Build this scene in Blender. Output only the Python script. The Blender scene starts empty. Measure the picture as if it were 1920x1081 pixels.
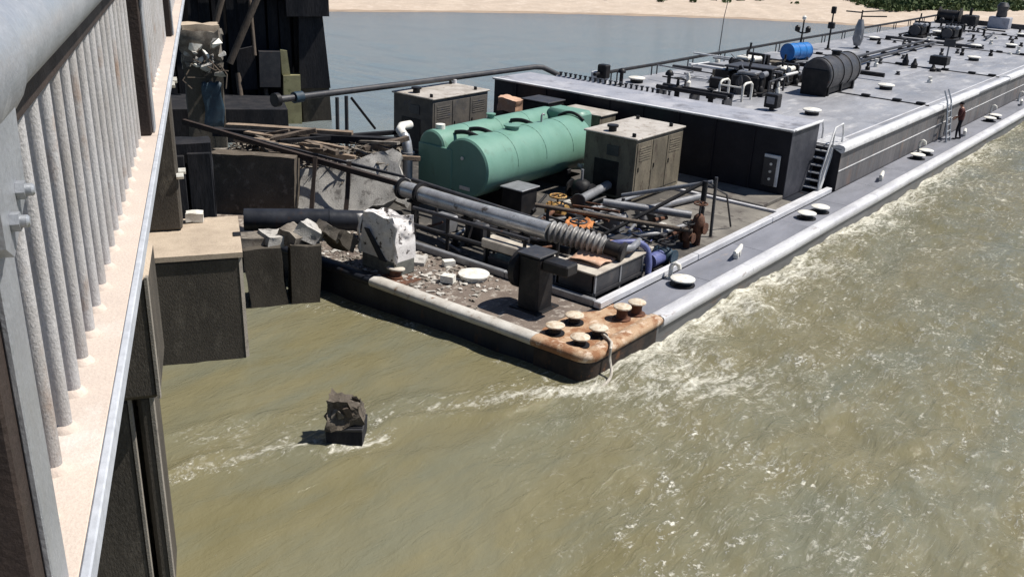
import bpy, bmesh, math, random
import numpy as np
from mathutils import Vector, Matrix, Euler, noise as mnoise

random.seed(7)
SC = bpy.context.scene
COL = SC.collection
PI = math.pi
R = math.radians

# ------------------------------------------------------------------ camera
# Barge coordinates: x bow -> stern, y near side -> far side, z up from the main deck.
# The damaged barge lies with a slight list; everything aboard goes through HEEL.
HEEL = Matrix.Rotation(R(1.7), 4, 'X')
CAM = Vector((-17.506, -10.465, 8.893))
cam_d = bpy.data.cameras.new('camera')
cam = bpy.data.objects.new('camera', cam_d); COL.objects.link(cam)
right = Vector((0.61584, -0.78750, 0.02411))
down = Vector((-0.26055, -0.23244, -0.93706))
fwd = Vector((0.74354, 0.57080, -0.34833))
cam.matrix_world = Matrix((
    (right.x, -down.x, -fwd.x, CAM.x),
    (right.y, -down.y, -fwd.y, CAM.y),
    (right.z, -down.z, -fwd.z, CAM.z),
    (0, 0, 0, 1)))
cam_d.sensor_width = 36.0
cam_d.lens = 36.0 * 1805 / 1920
cam_d.clip_start = 0.05
cam_d.clip_end = 4000
SC.camera = cam

# ------------------------------------------------------------------ sky, sun, exposure
SUN_EL = R(57)
TO_SUN = Vector((0.70, -0.714, 0)).normalized() * math.cos(SUN_EL) + Vector((0, 0, math.sin(SUN_EL)))
W = bpy.data.worlds.new('World'); SC.world = W; W.use_nodes = True
wn = W.node_tree.nodes; wl = W.node_tree.links
sky = wn.new('ShaderNodeTexSky'); sky.sky_type = 'NISHITA'; sky.sun_disc = False
sky.sun_elevation = SUN_EL; sky.sun_rotation = math.atan2(TO_SUN.x, TO_SUN.y)
sky.air_density = .65; sky.dust_density = .15; sky.ozone_density = 2.0
bg = wn['Background']; bg.inputs['Strength'].default_value = 0.078
wl.new(sky.outputs['Color'], bg.inputs['Color'])
sun_d = bpy.data.lights.new('sun', 'SUN'); sun_d.energy = 5.0; sun_d.angle = R(0.53); sun_d.color = (1.0, 0.95, 0.87)
sun = bpy.data.objects.new('sun', sun_d); COL.objects.link(sun)
sun.rotation_euler = TO_SUN.to_track_quat('Z', 'Y').to_euler()
vs = SC.view_settings
vs.view_transform = 'Standard'; vs.look = 'None'; vs.gamma = 1.0; vs.exposure = 0.42; vs.use_curve_mapping = False
SC.cycles.use_denoising = True
SC.cycles.max_bounces = 6
SC.cycles.caustics_reflective = False; SC.cycles.caustics_refractive = False

# ------------------------------------------------------------------ materials
MATS = {}
def mat(name, col, col2=None, scale=2.0, lo=.45, hi=.62, rough=.6, metal=0.0, bump=.15, bscale=25,
        col3=None, scale3=5.0, lo3=.58, hi3=.66, stretch=(1, 1, 1), grain=.12, spec=.5, dent=0.0):
    """Painted or raw surface: base colour, a second and third colour in worn patches, grain and fine relief."""
    m = bpy.data.materials.new(name); m.use_nodes = True
    nt = m.node_tree; N = nt.nodes; L = nt.links
    b = N['Principled BSDF']
    tc = N.new('ShaderNodeTexCoord'); oi = N.new('ShaderNodeObjectInfo')
    mp = N.new('ShaderNodeMapping'); mp.inputs['Scale'].default_value = stretch
    vm = N.new('ShaderNodeVectorMath'); vm.operation = 'MULTIPLY_ADD'
    L.new(oi.outputs['Random'], vm.inputs[0]); vm.inputs[1].default_value = (37, 53, 71)
    L.new(tc.outputs['Object'], vm.inputs[2]); L.new(vm.outputs[0], mp.inputs['Vector'])
    def noise(sc, det=8, rgh=.6):
        n = N.new('ShaderNodeTexNoise'); n.inputs['Scale'].default_value = sc
        n.inputs['Detail'].default_value = det; n.inputs['Roughness'].default_value = rgh
        L.new(mp.outputs[0], n.inputs['Vector']); return n
    def ramp(src, a, c):
        r = N.new('ShaderNodeMapRange'); r.inputs['From Min'].default_value = a; r.inputs['From Max'].default_value = c
        L.new(src, r.inputs['Value']); return r.outputs[0]
    def mix(fac, a, c, blend='MIX'):
        x = N.new('ShaderNodeMix'); x.data_type = 'RGBA'; x.blend_type = blend
        for sock, v in ((x.inputs[0], fac), (x.inputs[6], a), (x.inputs[7], c)):
            if hasattr(v, 'is_linked') or hasattr(v, 'links'): L.new(v, sock)
            elif isinstance(v, (int, float)): sock.default_value = v
            else: sock.default_value = (*v, 1)
        return x.outputs[2]
    c = col
    if col2 is not None:
        c = mix(ramp(noise(scale).outputs['Fac'], lo, hi), col, col2)
    if col3 is not None:
        c = mix(ramp(noise(scale3, 10, .65).outputs['Fac'], lo3, hi3), c, col3)
    g = noise(bscale, 4)
    gr = N.new('ShaderNodeMapRange'); gr.inputs['From Min'].default_value = .3; gr.inputs['From Max'].default_value = .7
    gr.inputs['To Min'].default_value = 1 - grain; gr.inputs['To Max'].default_value = 1 + grain
    L.new(g.outputs['Fac'], gr.inputs['Value'])
    cc = N.new('ShaderNodeVectorMath'); cc.operation = 'SCALE'
    if hasattr(c, 'links'): L.new(c, cc.inputs[0])
    else: cc.inputs[0].default_value = c
    L.new(gr.outputs[0], cc.inputs['Scale'])
    L.new(cc.outputs[0], b.inputs['Base Color'])
    rr = N.new('ShaderNodeMapRange'); rr.inputs['From Min'].default_value = .3; rr.inputs['From Max'].default_value = .7
    rr.inputs['To Min'].default_value = max(.05, rough - .12); rr.inputs['To Max'].default_value = min(1, rough + .12)
    L.new(noise(scale * 2.3).outputs['Fac'], rr.inputs['Value']); L.new(rr.outputs[0], b.inputs['Roughness'])
    b.inputs['Metallic'].default_value = metal
    b.inputs['Specular IOR Level'].default_value = spec
    if bump:
        bp = N.new('ShaderNodeBump'); bp.inputs['Strength'].default_value = bump; bp.inputs['Distance'].default_value = .02
        L.new(g.outputs['Fac'], bp.inputs['Height']); L.new(bp.outputs[0], b.inputs['Normal'])
        if dent:
            b2 = N.new('ShaderNodeBump'); b2.inputs['Strength'].default_value = 1.0; b2.inputs['Distance'].default_value = dent
            L.new(noise(.9, 3, .5).outputs['Fac'], b2.inputs['Height']); L.new(b2.outputs[0], bp.inputs['Normal'])
    MATS[name] = m
    return m

RUST = (.16, .055, .02)
mat('hull_black', (.014, .016, .022), (.03, .033, .042), 1.2, .4, .7, .45, bump=.1, col3=(.06, .035, .025), scale3=2.2, lo3=.60, hi3=.72, stretch=(1, 1, .35), spec=.2, dent=.07)
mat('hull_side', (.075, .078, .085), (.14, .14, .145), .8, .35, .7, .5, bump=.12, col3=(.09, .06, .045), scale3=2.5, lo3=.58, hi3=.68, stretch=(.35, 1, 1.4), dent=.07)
mat('rim_white', (.50, .48, .44), (.36, .33, .29), 2.0, .42, .66, .55, col3=(.17, .10, .06), scale3=4, lo3=.60, hi3=.68, dent=.07)
mat('rim_grey', (.56, .56, .58), (.40, .40, .42), 1.6, .42, .68, .5, col3=(.22, .17, .14), scale3=3, lo3=.63, hi3=.72, stretch=(.4, 1, 1), dent=.07)
mat('bow_deck', (.17, .135, .11), (.11, .085, .07), 1.3, .38, .62, .88, bump=.6, bscale=40, col3=(.30, .265, .23), scale3=3.4, lo3=.54, hi3=.62, grain=.3)
mat('walk_deck', (.19, .195, .225), (.13, .135, .155), .9, .4, .68, .6, bump=.2, bscale=60, col3=(.22, .2, .2), scale3=3.2, lo3=.6, hi3=.7, stretch=(.5, 1, 1), dent=.10)
mat('well_deck', (.20, .185, .16), (.11, .10, .088), .7, .38, .62, .75, bump=.25, bscale=40, col3=(.06, .05, .045), scale3=1.6, lo3=.55, hi3=.63)
mat('trunk_deck', (.30, .303, .322), (.195, .198, .215), .5, .36, .64, .5, bump=.25, bscale=50, col3=(.385, .38, .385), scale3=1.3, lo3=.54, hi3=.68, stretch=(.45, 1, 1), dent=.14)
mat('trunk_wall', (.085, .082, .085), (.14, .13, .13), .9, .38, .66, .55, bump=.12, col3=(.15, .095, .07), scale3=2.4, lo3=.57, hi3=.70, stretch=(1.2, 1, .28), dent=.09)
mat('house_black', (.012, .012, .017), (.02, .02, .026), 1.5, .4, .7, .5, bump=.06, spec=.2)
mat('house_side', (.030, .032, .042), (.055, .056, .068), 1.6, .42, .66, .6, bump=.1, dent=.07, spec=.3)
mat('house_top', (.26, .27, .31), (.36, .36, .39), .9, .4, .66, .6, bump=.15, col3=(.16, .16, .18), scale3=1.2, lo3=.54, hi3=.66, dent=.10)
mat('edge_white', (.62, .62, .63), (.45, .45, .46), 2, .45, .65, .5)
mat('cap_tan', (.56, .49, .39), (.42, .32, .22), 7, .45, .62, .7, col3=(.24, .11, .05), scale3=9, lo3=.60, hi3=.68)
mat('cap_white', (.66, .65, .60), (.5, .46, .40), 6, .5, .68, .6, col3=(.25, .13, .07), scale3=9, lo3=.64, hi3=.70)
mat('black_steel', (.012, .012, .014), (.026, .024, .024), 3, .42, .66, .5, bump=.15, col3=(.06, .035, .022), scale3=5, lo3=.64, hi3=.72, spec=.2)
mat('dark_steel', (.035, .035, .04), (.06, .058, .06), 3, .42, .66, .5, metal=.2, bump=.15, col3=(.10, .05, .03), scale3=6, lo3=.62, hi3=.7)
mat('grey_steel', (.24, .245, .26), (.17, .17, .18), 3, .42, .66, .45, metal=.3, bump=.1, col3=(.14, .10, .08), scale3=7, lo3=.62, hi3=.7)
mat('rust', (.115, .045, .022), (.065, .03, .018), 4, .4, .62, .85, bump=.5, bscale=60, col3=(.21, .10, .05), scale3=6, lo3=.58, hi3=.68, grain=.3)
mat('corner_steel', (.022, .02, .02), (.045, .032, .026), 2.5, .4, .62, .7, bump=.3, bscale=40, col3=(.13, .06, .03), scale3=3, lo3=.58, hi3=.68, spec=.2)
mat('rust_deck', (.40, .27, .17), (.24, .115, .055), 2.4, .46, .58, .88, bump=.5, bscale=50, col3=(.54, .43, .33), scale3=3.2, lo3=.55, hi3=.63, grain=.28)
mat('tank_green', (.142, .275, .22), (.12, .238, .185), 1.2, .42, .68, .5, bump=.05, bscale=60, col3=(.09, .14, .11), scale3=2.2, lo3=.60, hi3=.76, stretch=(1, 1, .3), grain=.07, spec=.35, dent=.02)
mat('cabinet', (.17, .145, .105), (.105, .09, .066), 2.0, .42, .62, .75, bump=.2, col3=(.07, .05, .038), scale3=4.5, lo3=.56, hi3=.66, stretch=(1, 1, .45), dent=.05)
mat('cabinet_dark', (.10, .088, .075), (.06, .055, .05), 2.0, .42, .62, .75, bump=.2, col3=(.03, .04, .08), scale3=2.2, lo3=.6, hi3=.7)
mat('cabinet_top', (.42, .39, .355), (.30, .27, .235), 1.6, .42, .62, .65, bump=.1, col3=(.19, .14, .10), scale3=4, lo3=.58, hi3=.68)
mat('silver_pipe', (.55, .55, .54), (.40, .39, .385), 2.2, .4, .64, .36, metal=.6, bump=.08, col3=(.13, .11, .095), scale3=3.0, lo3=.60, hi3=.70)
mat('hose_grey', (.24, .235, .23), (.15, .145, .14), 4, .42, .64, .55, metal=.25, bump=.15, col3=(.08, .065, .055), scale3=4, lo3=.58, hi3=.68)
mat('tan_sheet', (.52, .33, .23), (.42, .25, .17), 3, .42, .62, .8, bump=.2, col3=(.6, .47, .36), scale3=3, lo3=.55, hi3=.68)
mat('pale_top', (.46, .42, .36), (.33, .29, .25), 2.5, .42, .62, .8, bump=.2)
mat('blue_hose', (.10, .115, .27), (.07, .08, .19), 5, .45, .65, .45, bump=.05)
mat('blue_paint', (.015, .16, .46), (.01, .10, .32), 4, .45, .7, .38, bump=.05)
mat('teal_paint', (.010, .026, .045), (.016, .045, .07), 4, .45, .7, .6, bump=.05)
mat('orange', (.48, .19, .06), (.33, .11, .035), 6, .45, .65, .85, bump=.3)
mat('yellow', (.55, .34, .10), (.35, .18, .05), 7, .42, .6, .7, bump=.3, col3=(.08, .05, .03), scale3=9, lo3=.55, hi3=.62)
mat('white_sheet', (.66, .64, .63), (.52, .49, .475), 3, .45, .7, .8, bump=.4, bscale=14, col3=(.07, .058, .055), scale3=3.6, lo3=.575, hi3=.605)
mat('grey_crate', (.13, .135, .12), (.09, .09, .085), 4, .42, .6, .8, bump=.2)
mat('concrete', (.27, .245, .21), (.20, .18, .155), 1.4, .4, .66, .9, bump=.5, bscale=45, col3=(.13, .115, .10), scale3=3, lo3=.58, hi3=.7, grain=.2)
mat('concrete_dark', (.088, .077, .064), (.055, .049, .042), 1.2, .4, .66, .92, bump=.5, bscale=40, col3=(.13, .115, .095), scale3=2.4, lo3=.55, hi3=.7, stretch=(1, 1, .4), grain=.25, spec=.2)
mat('concrete_pale', (.42, .405, .38), (.31, .295, .275), 1.6, .4, .64, .9, bump=.6, bscale=30, col3=(.16, .15, .14), scale3=3.2, lo3=.54, hi3=.64, grain=.22)
mat('concrete_brown', (.115, .095, .075), (.07, .06, .05), 1.4, .4, .66, .92, bump=.6, bscale=30, col3=(.17, .145, .12), scale3=3, lo3=.56, hi3=.66, grain=.25, spec=.2)
mat('well_dark', (.075, .068, .06), (.04, .037, .034), .9, .38, .62, .7, bump=.3, bscale=40, col3=(.13, .115, .10), scale3=2.6, lo3=.56, hi3=.63, grain=.25)
mat('wet_sand', (.34, .255, .18), (.28, .21, .15), .5, .4, .66, .6, bump=.3, bscale=6)
mat('litter', (.50, .48, .44), (.30, .27, .235), 4, .4, .6, .9, bump=.4)
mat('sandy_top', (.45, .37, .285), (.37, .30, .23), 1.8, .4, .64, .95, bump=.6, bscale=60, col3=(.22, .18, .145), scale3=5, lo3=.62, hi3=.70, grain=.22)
mat('timber', (.11, .085, .065), (.065, .05, .04), 2.0, .4, .64, .9, bump=.5, bscale=20, stretch=(1, 1, .25), grain=.3)
mat('timber_pale', (.27, .205, .15), (.17, .125, .09), 2.5, .4, .64, .9, bump=.5, bscale=20, grain=.3)
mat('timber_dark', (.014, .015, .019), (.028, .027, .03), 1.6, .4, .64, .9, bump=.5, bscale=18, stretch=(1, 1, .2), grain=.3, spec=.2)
mat('yellow_olive', (.33, .31, .17), (.24, .22, .12), 2.2, .4, .64, .9, bump=.4, col3=(.16, .17, .07), scale3=4, lo3=.56, hi3=.66)  # yellow-olive with greener patches
mat('galv', (.40, .415, .44), (.31, .325, .35), 3.0, .4, .66, .42, metal=.45, bump=.12, bscale=80, col3=(.52, .53, .55), scale3=12, lo3=.58, hi3=.72, grain=.1)
mat('baluster', (.46, .45, .45), (.36, .34, .325), 5, .42, .66, .7, metal=.1, bump=.3, bscale=200, col3=(.27, .17, .11), scale3=4.5, lo3=.58, hi3=.74, stretch=(1, 1, .5), grain=.18)
mat('flange', (.55, .465, .40), (.49, .415, .36), 2, .4, .66, .85, bump=.2, bscale=90, col3=(.60, .55, .505), scale3=3, lo3=.56, hi3=.74, grain=.08)
mat('flange_edge', (.44, .46, .50), (.36, .38, .42), 4, .4, .66, .8, bump=.15, col3=(.30, .22, .17), scale3=5, lo3=.62, hi3=.7)
mat('brown_steel', (.032, .025, .023), (.05, .036, .03), 3, .4, .66, .7, bump=.3, bscale=60, spec=.2)
mat('rubble', (.22, .195, .165), (.10, .085, .07), 3, .38, .62, .95, bump=.5, bscale=35, grain=.3)
mat('rope', (.5, .46, .4), (.36, .33, .28), 12, .4, .6, .9, bump=.4, bscale=120)
mat('skin', (.36, .19, .13), rough=.6, bump=.05)
mat('shirt', (.10, .03, .026), (.07, .022, .02), 8, .4, .6, .9, bump=.2)
mat('trousers', (.013, .013, .018), (.02, .02, .026), 8, .4, .6, .9, bump=.2, spec=.2)
mat('dark_cloth', (.02, .018, .018), rough=.9, spec=.2)
mat('bush', (.045, .075, .02), (.07, .095, .03), 1.5, .4, .66, .9, bump=.2, grain=.3)

# ------------------------------------------------------------------ mesh helpers
class MB:
    def __init__(s): s.v = []; s.f = []; s.mi = []; s.cur = 0
    def add(s, vs, fs, M=None):
        o = len(s.v)
        s.v += [tuple(M @ Vector(v)) if M is not None else tuple(v) for v in vs]
        s.f += [tuple(i + o for i in f) for f in fs]; s.mi += [s.cur] * len(fs)
        return s
    def mat(s, i): s.cur = i; return s
    def box(s, x0, x1, y0, y1, z0, z1, b=0.0, M=None):
        if b <= 0:
            vs = [(x, y, z) for z in (z0, z1) for y in (y0, y1) for x in (x0, x1)]
            return s.add(vs, [(0, 2, 3, 1), (4, 5, 7, 6), (0, 1, 5, 4), (1, 3, 7, 5), (3, 2, 6, 7), (2, 0, 4, 6)], M)
        bm = bmesh.new(); bmesh.ops.create_cube(bm, size=1)
        for v in bm.verts: v.co = Vector(((x0 + x1) / 2 + v.co.x * (x1 - x0), (y0 + y1) / 2 + v.co.y * (y1 - y0), (z0 + z1) / 2 + v.co.z * (z1 - z0)))
        b = min(b, .45 * min(abs(x1 - x0), abs(y1 - y0), abs(z1 - z0)))
        bmesh.ops.bevel(bm, geom=list(bm.edges), offset=b, segments=1, affect='EDGES')
        return s.bm(bm, M)
    def bm(s, bm, M=None):
        bm.verts.ensure_lookup_table()
        for i, v in enumerate(bm.verts): v.index = i
        s.add([v.co for v in bm.verts], [tuple(v.index for v in f.verts) for f in bm.faces], M); bm.free(); return s
    def cyl(s, p0, p1, r, seg=12, r1=None, M=None, cap=True):
        p0 = Vector(p0); p1 = Vector(p1); r1 = r if r1 is None else r1
        d = (p1 - p0); q = d.to_track_quat('Z', 'Y')
        vs = []
        for p, rr in ((p0, r), (p1, r1)):
            for k in range(seg):
                a = 2 * PI * k / seg; vs.append(p + q @ Vector((rr * math.cos(a), rr * math.sin(a), 0)))
        fs = [(k, (k + 1) % seg, seg + (k + 1) % seg, seg + k) for k in range(seg)]
        if cap: fs += [tuple(reversed(range(seg))), tuple(range(seg, 2 * seg))]
        return s.add(vs, fs, M)
    def tube(s, pts, r, seg=8, M=None):
        pts = [Vector(p) for p in pts]; n = len(pts); vs = []; fs = []
        up = None
        for i, p in enumerate(pts):
            t = (pts[min(i + 1, n - 1)] - pts[max(i - 1, 0)]).normalized()
            if up is None:
                up = Vector((0, 0, 1)) if abs(t.z) < .9 else Vector((1, 0, 0))
            u = (up - t * up.dot(t)).normalized(); w = t.cross(u); up = u
            rr = r[i] if isinstance(r, (list, tuple)) else r
            for k in range(seg):
                a = 2 * PI * k / seg; vs.append(p + u * (rr * math.cos(a)) + w * (rr * math.sin(a)))
        for i in range(n - 1):
            for k in range(seg):
                k2 = (k + 1) % seg; fs.append((i * seg + k, i * seg + k2, (i + 1) * seg + k2, (i + 1) * seg + k))
        fs += [tuple(reversed(range(seg))), tuple(range((n - 1) * seg, n * seg))]
        return s.add(vs, fs, M)
    def lathe(s, prof, seg=16, M=None):
        vs = []; fs = []
        for (r, z) in prof:
            for k in range(seg):
                a = 2 * PI * k / seg; vs.append((r * math.cos(a), r * math.sin(a), z))
        for i in range(len(prof) - 1):
            for k in range(seg):
                k2 = (k + 1) % seg; fs.append((i * seg + k, i * seg + k2, (i + 1) * seg + k2, (i + 1) * seg + k))
        fs += [tuple(reversed(range(seg))), tuple(range((len(prof) - 1) * seg, len(prof) * seg))]
        return s.add(vs, fs, M)
    def prism(s, poly, z0, z1, M=None):
        n = len(poly)
        vs = [(x, y, z0) for x, y in poly] + [(x, y, z1) for x, y in poly]
        fs = [tuple(reversed(range(n))), tuple(range(n, 2 * n))] + [(k, (k + 1) % n, n + (k + 1) % n, n + k) for k in range(n)]
        return s.add(vs, fs, M)
    def loft(s, secs, closed_ends=True):
        """sections: lists of points with equal count, open polylines swept into a sheet"""
        n = len(secs[0]); vs = [p for sec in secs for p in sec]; fs = []
        for i in range(len(secs) - 1):
            for k in range(n - 1): fs.append((i * n + k, i * n + k + 1, (i + 1) * n + k + 1, (i + 1) * n + k))
        return s.add(vs, fs)
    def rock(s, size, seed=0, cuts=3, amp=.12, M=None, fr=1.4):
        bm = bmesh.new(); bmesh.ops.create_cube(bm, size=1)
        bmesh.ops.subdivide_edges(bm, edges=list(bm.edges), cuts=cuts, use_grid_fill=True)
        off = Vector((seed * 7.3, seed * 3.1, seed * 5.7)); mn = min(size)
        for v in bm.verts:
            p = Vector((v.co.x * size[0], v.co.y * size[1], v.co.z * size[2]))
            d = mnoise.noise_vector(p * fr + off) + .5 * mnoise.noise_vector(p * fr * 2.7 + off)
            v.co = p + d * (amp * mn)
        return s.bm(bm, M)
    def shard(s, size, rnd, n=11, M=None):
        """irregular broken lump: convex hull of random points"""
        bm = bmesh.new()
        for _ in range(n):
            p = Vector((rnd.uniform(-1, 1), rnd.uniform(-1, 1), rnd.uniform(-1, 1)))
            p = p / max(abs(p.x), abs(p.y), abs(p.z), .3) * rnd.uniform(.7, 1.0) * .5
            bm.verts.new((p.x * size[0], p.y * size[1], p.z * size[2]))
        r = bmesh.ops.convex_hull(bm, input=list(bm.verts))
        bmesh.ops.delete(bm, geom=list({g for g in r['geom_unused'] + r['geom_interior'] if isinstance(g, bmesh.types.BMVert)}), context='VERTS')
        return s.bm(bm, M)
    def mesh(s, name, smooth=40):
        me = bpy.data.meshes.new(name); me.from_pydata(s.v, [], s.f); me.update()
        bm = bmesh.new(); bm.from_mesh(me); bmesh.ops.recalc_face_normals(bm, faces=list(bm.faces)); bm.to_mesh(me); bm.free()
        me.polygons.foreach_set('material_index', s.mi)
        if smooth:
            me.polygons.foreach_set('use_smooth', [True] * len(me.polygons)); me.set_sharp_from_angle(angle=R(smooth))
        return me
def T(x=0, y=0, z=0, rz=0, rx=0, ry=0):
    return Matrix.Translation((x, y, z)) @ Euler((R(rx), R(ry), R(rz)), 'XYZ').to_matrix().to_4x4()

def obj(name, mb, m, parent=None, smooth=40, label=None):
    me = mb.mesh(name, smooth) if isinstance(mb, MB) else mb
    for q in (m if isinstance(m, (list, tuple)) else [m]): me.materials.append(MATS[q] if isinstance(q, str) else q)
    o = bpy.data.objects.new(name, me); COL.objects.link(o)
    if parent is not None: o.parent = parent
    if label: o['label'] = label
    return o
def tag(o, label, cat, group=None, kind=None):
    if label: o['label'] = label
    if cat: o['category'] = cat
    if group: o['group'] = group
    if kind: o['kind'] = kind
    return o
# bridge coordinates: x outboard of the camera, y along the bridge, z up
BV = Vector((0.57493, 0.81820, 0)); NV = Vector((0.81820, -0.57493, 0))
BRIDGE = Matrix(((NV.x, BV.x, 0, CAM.x), (NV.y, BV.y, 0, CAM.y), (0, 0, 1, 0), (0, 0, 0, 1)))
RB = Vector((0.57804, 0.81555, 0.02739)).normalized(); RN = RB.cross(Vector((0, 0, 1))).normalized(); RU = RN.cross(RB)
RAIL = Matrix(((RN.x, RB.x, RU.x, CAM.x), (RN.y, RB.y, RU.y, CAM.y), (RN.z, RB.z, RU.z, CAM.z), (0, 0, 0, 1)))   # the roadway climbs gently
FR = {'rail': RAIL, 'barge': HEEL, 'bridge': BRIDGE, 'world': Matrix.Identity(4)}
def place(o, loc=(0, 0, 0), rz=0, fr='barge'):
    o.matrix_world = FR[fr] @ Matrix.Translation(loc) @ Matrix.Rotation(R(rz), 4, 'Z'); return o
def thing(name, label, cat, loc=(0, 0, 0), rz=0, group=None, fr='barge'):
    o = bpy.data.objects.new(name, None); COL.objects.link(o); o.empty_display_size = .2
    place(o, loc, rz, fr); return tag(o, label, cat, group)
def solo(name, mb, m, label, cat, loc=(0, 0, 0), rz=0, group=None, fr='barge', smooth=40):
    o = obj(name, mb, m, None, smooth); place(o, loc, rz, fr); return tag(o, label, cat, group)
def copy_part(o, parent, M=None):
    c = o.copy(); COL.objects.link(c); c.parent = parent
    if M is not None: c.matrix_basis = M
    for ch in [k for k in o.children]:
        copy_part(ch, c)
    return c

WATER_Z = -0.55

# ================================================================== SETTING
# ---- water: one sheet, finely meshed where the current breaks, wide elsewhere
def graded(lo, hi, step, far_lo, far_hi):
    mid = list(np.arange(lo, hi, step)); out = []
    x = hi; d = step
    while x < far_hi: out.append(x); d *= 1.10; x += d
    out.append(far_hi); pre = []
    x = lo - step; d = step
    while x > far_lo: pre.append(x); d *= 1.10; x -= d
    pre.append(far_lo)
    return np.array(pre[::-1] + mid + out)
gx = graded(-14.5, 22.0, .07, -900, 900); gy = graded(-11.5, 11.0, .07, -900, 900)
X, Y = np.meshgrid(gx, gy, indexing='ij')
rng = np.random.default_rng(5)
def smooth(a, b, x): t = np.clip((x - a) / (b - a), 0, 1); return t * t * (3 - 2 * t)
# rough water along the near side of the hull and out to the right, quieter in the lee of the bow and by the pier
side = smooth(-4.6, 2.2, .64 * X - .77 * Y) * smooth(3.0, -.5, Y)
near_hull = np.exp(-np.clip(-Y, 0, 50) / 1.8) * smooth(-2.5, 2, X) * smooth(60, 18, X) * (Y < .6)
amp = .38 + .62 * side + .8 * near_hull
dist = np.hypot(X - CAM.x, Y - CAM.y)
Z = np.zeros_like(X)
warp = 1.1 * np.sin(.31 * X + .17 * Y + 1.0) + .8 * np.sin(.23 * Y - .4 * X) + .35 * np.sin(1.3 * X + .9 * Y)
for i in range(70):
    lam = .30 * (7.0 / .30) ** rng.random()
    a = .0075 * min(lam, 2.2) ** .85 * (.5 + rng.random())
    th = rng.normal(2.35, .95)                      # current sets from the right towards the bow
    k = 2 * PI / lam
    ph = k * ((X + warp * .5) * math.cos(th) + (Y + warp * .35) * math.sin(th)) + rng.random() * 6.28
    fade = np.clip(1.6 - dist * .07 / (lam * 4.0), .15, 1) if lam < 3 else 1
    w = np.sin(ph); Z += a * fade * (w + .25 * np.cos(2 * ph))
Z *= amp * .55
# broken, sharp crested chop
sel = (dist < 62) & (X > -15) & (Y < 14)
chop = np.zeros_like(X); ii = np.argwhere(sel)
ca, sa = math.cos(R(38)), math.sin(R(38))
for (i0, j0) in ii:
    x = X[i0, j0]; y = Y[i0, j0]
    u = x * ca - y * sa; v = x * sa + y * ca
    chop[i0, j0] = mnoise.ridged_multi_fractal((u * .95, v * .42, 3.7), .9, 2.1, 4, 1.0, 2.0)
chop -= chop[sel].mean()
Z += np.where(sel, chop, 0) * .046 * np.clip(amp - .25, .10, 1.7) * np.clip(1.25 - dist / 62, 0, 1)
# ridge of the eddy that runs from the bow corner past the stump to the pier
def ridge(p, q, wdt, h, ph):
    px, py = p; qx, qy = q; L = math.hypot(qx - px, qy - py); ux, uy = (qx - px) / L, (qy - py) / L
    s_ = (X - px) * ux + (Y - py) * uy; n_ = -(X - px) * uy + (Y - py) * ux + .25 * np.sin(1.7 * s_ + ph)
    return h * np.exp(-(n_ / wdt) ** 2) * smooth(-.6, .8, s_) * smooth(L + .8, L - 1, s_)
Z += ridge((-1.0, -.4), (-10.0, 4.2), .22, .07, .3) + ridge((-1.2, .1), (-9.0, 5.6), .25, .045, 1.9) + ridge((-1.5, -1.2), (-9.5, 2.4), .3, .06, 4)
Z += WATER_Z
n0, n1 = X.shape
wv = np.stack([X, Y, Z], -1).reshape(-1, 3)
idx = np.arange(n0 * n1).reshape(n0, n1)
wf = np.stack([idx[:-1, :-1], idx[1:, :-1], idx[1:, 1:], idx[:-1, 1:]], -1).reshape(-1, 4)
me = bpy.data.meshes.new('water')
me.vertices.add(len(wv)); me.vertices.foreach_set('co', wv.ravel().astype(np.float32))
me.loops.add(wf.size); me.loops.foreach_set('vertex_index', wf.ravel().astype(np.int32))
me.polygons.add(len(wf)); me.polygons.foreach_set('loop_start', np.arange(0, wf.size, 4, dtype=np.int32))
me.polygons.foreach_set('loop_total', np.full(len(wf), 4, dtype=np.int32))
me.update(); me.polygons.foreach_set('use_smooth', np.ones(len(wf), dtype=bool))
# foam cover as a point attribute: broken water along the hull, wake lines at the bow, stump and pier
def line_d(p, q):
    px, py = p; qx, qy = q; vx, vy = qx - px, qy - py
    t = np.clip(((X - px) * vx + (Y - py) * vy) / (vx * vx + vy * vy), 0, 1)
    return np.hypot(X - px - t * vx, Y - py - t * vy)
foam = np.zeros_like(X)
hx = np.clip(-Y, 0, 99)
foam += .40 * np.exp(-(hx / .7)) * smooth(-1.6, 1.0, X) * smooth(80, 20, X) * (Y < .6)
foam += .33 * np.exp(-(hx / 5.2)) * smooth(-3, 1.5, X) * smooth(60, 18, X) * (Y < .6)
foam += .16 * np.exp(-((X - .5) ** 2 / 5 + (Y + 1.8) ** 2 / 3))
foam += .26 * np.exp(-((X + 2.0) ** 2 / 2.0 + (Y + 1.2) ** 2 / 5.0))
foam += .50 * np.exp(-(line_d((-1.0, -.3), (-5.6, 2.6)) / .30) ** 2)
foam += .50 * np.exp(-(line_d((-6.0, 2.3), (-10.2, 4.0)) / .26) ** 2)
foam += .36 * np.exp(-(line_d((-2.0, .8), (-8.0, 4.6)) / .40) ** 2)
foam += .80 * np.exp(-(line_d((-6.75, 1.98), (-5.7, 1.75)) / .26) ** 2) + .35 * np.exp(-(line_d((-6.6, 2.6), (-8.2, 3.6)) / .35) ** 2)
foam += .46 * np.exp(-(line_d((-1.3, 1.0), (-1.3, 9.0)) / .25) ** 2)
foam += .50 * np.exp(-(line_d((-2.6, 9.0), (-1.7, 7.6)) / .28) ** 2)
foam += .30 * np.exp(-(line_d((-1.5, -9.5), (4.5, -9.2)) / .8) ** 2)
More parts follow.
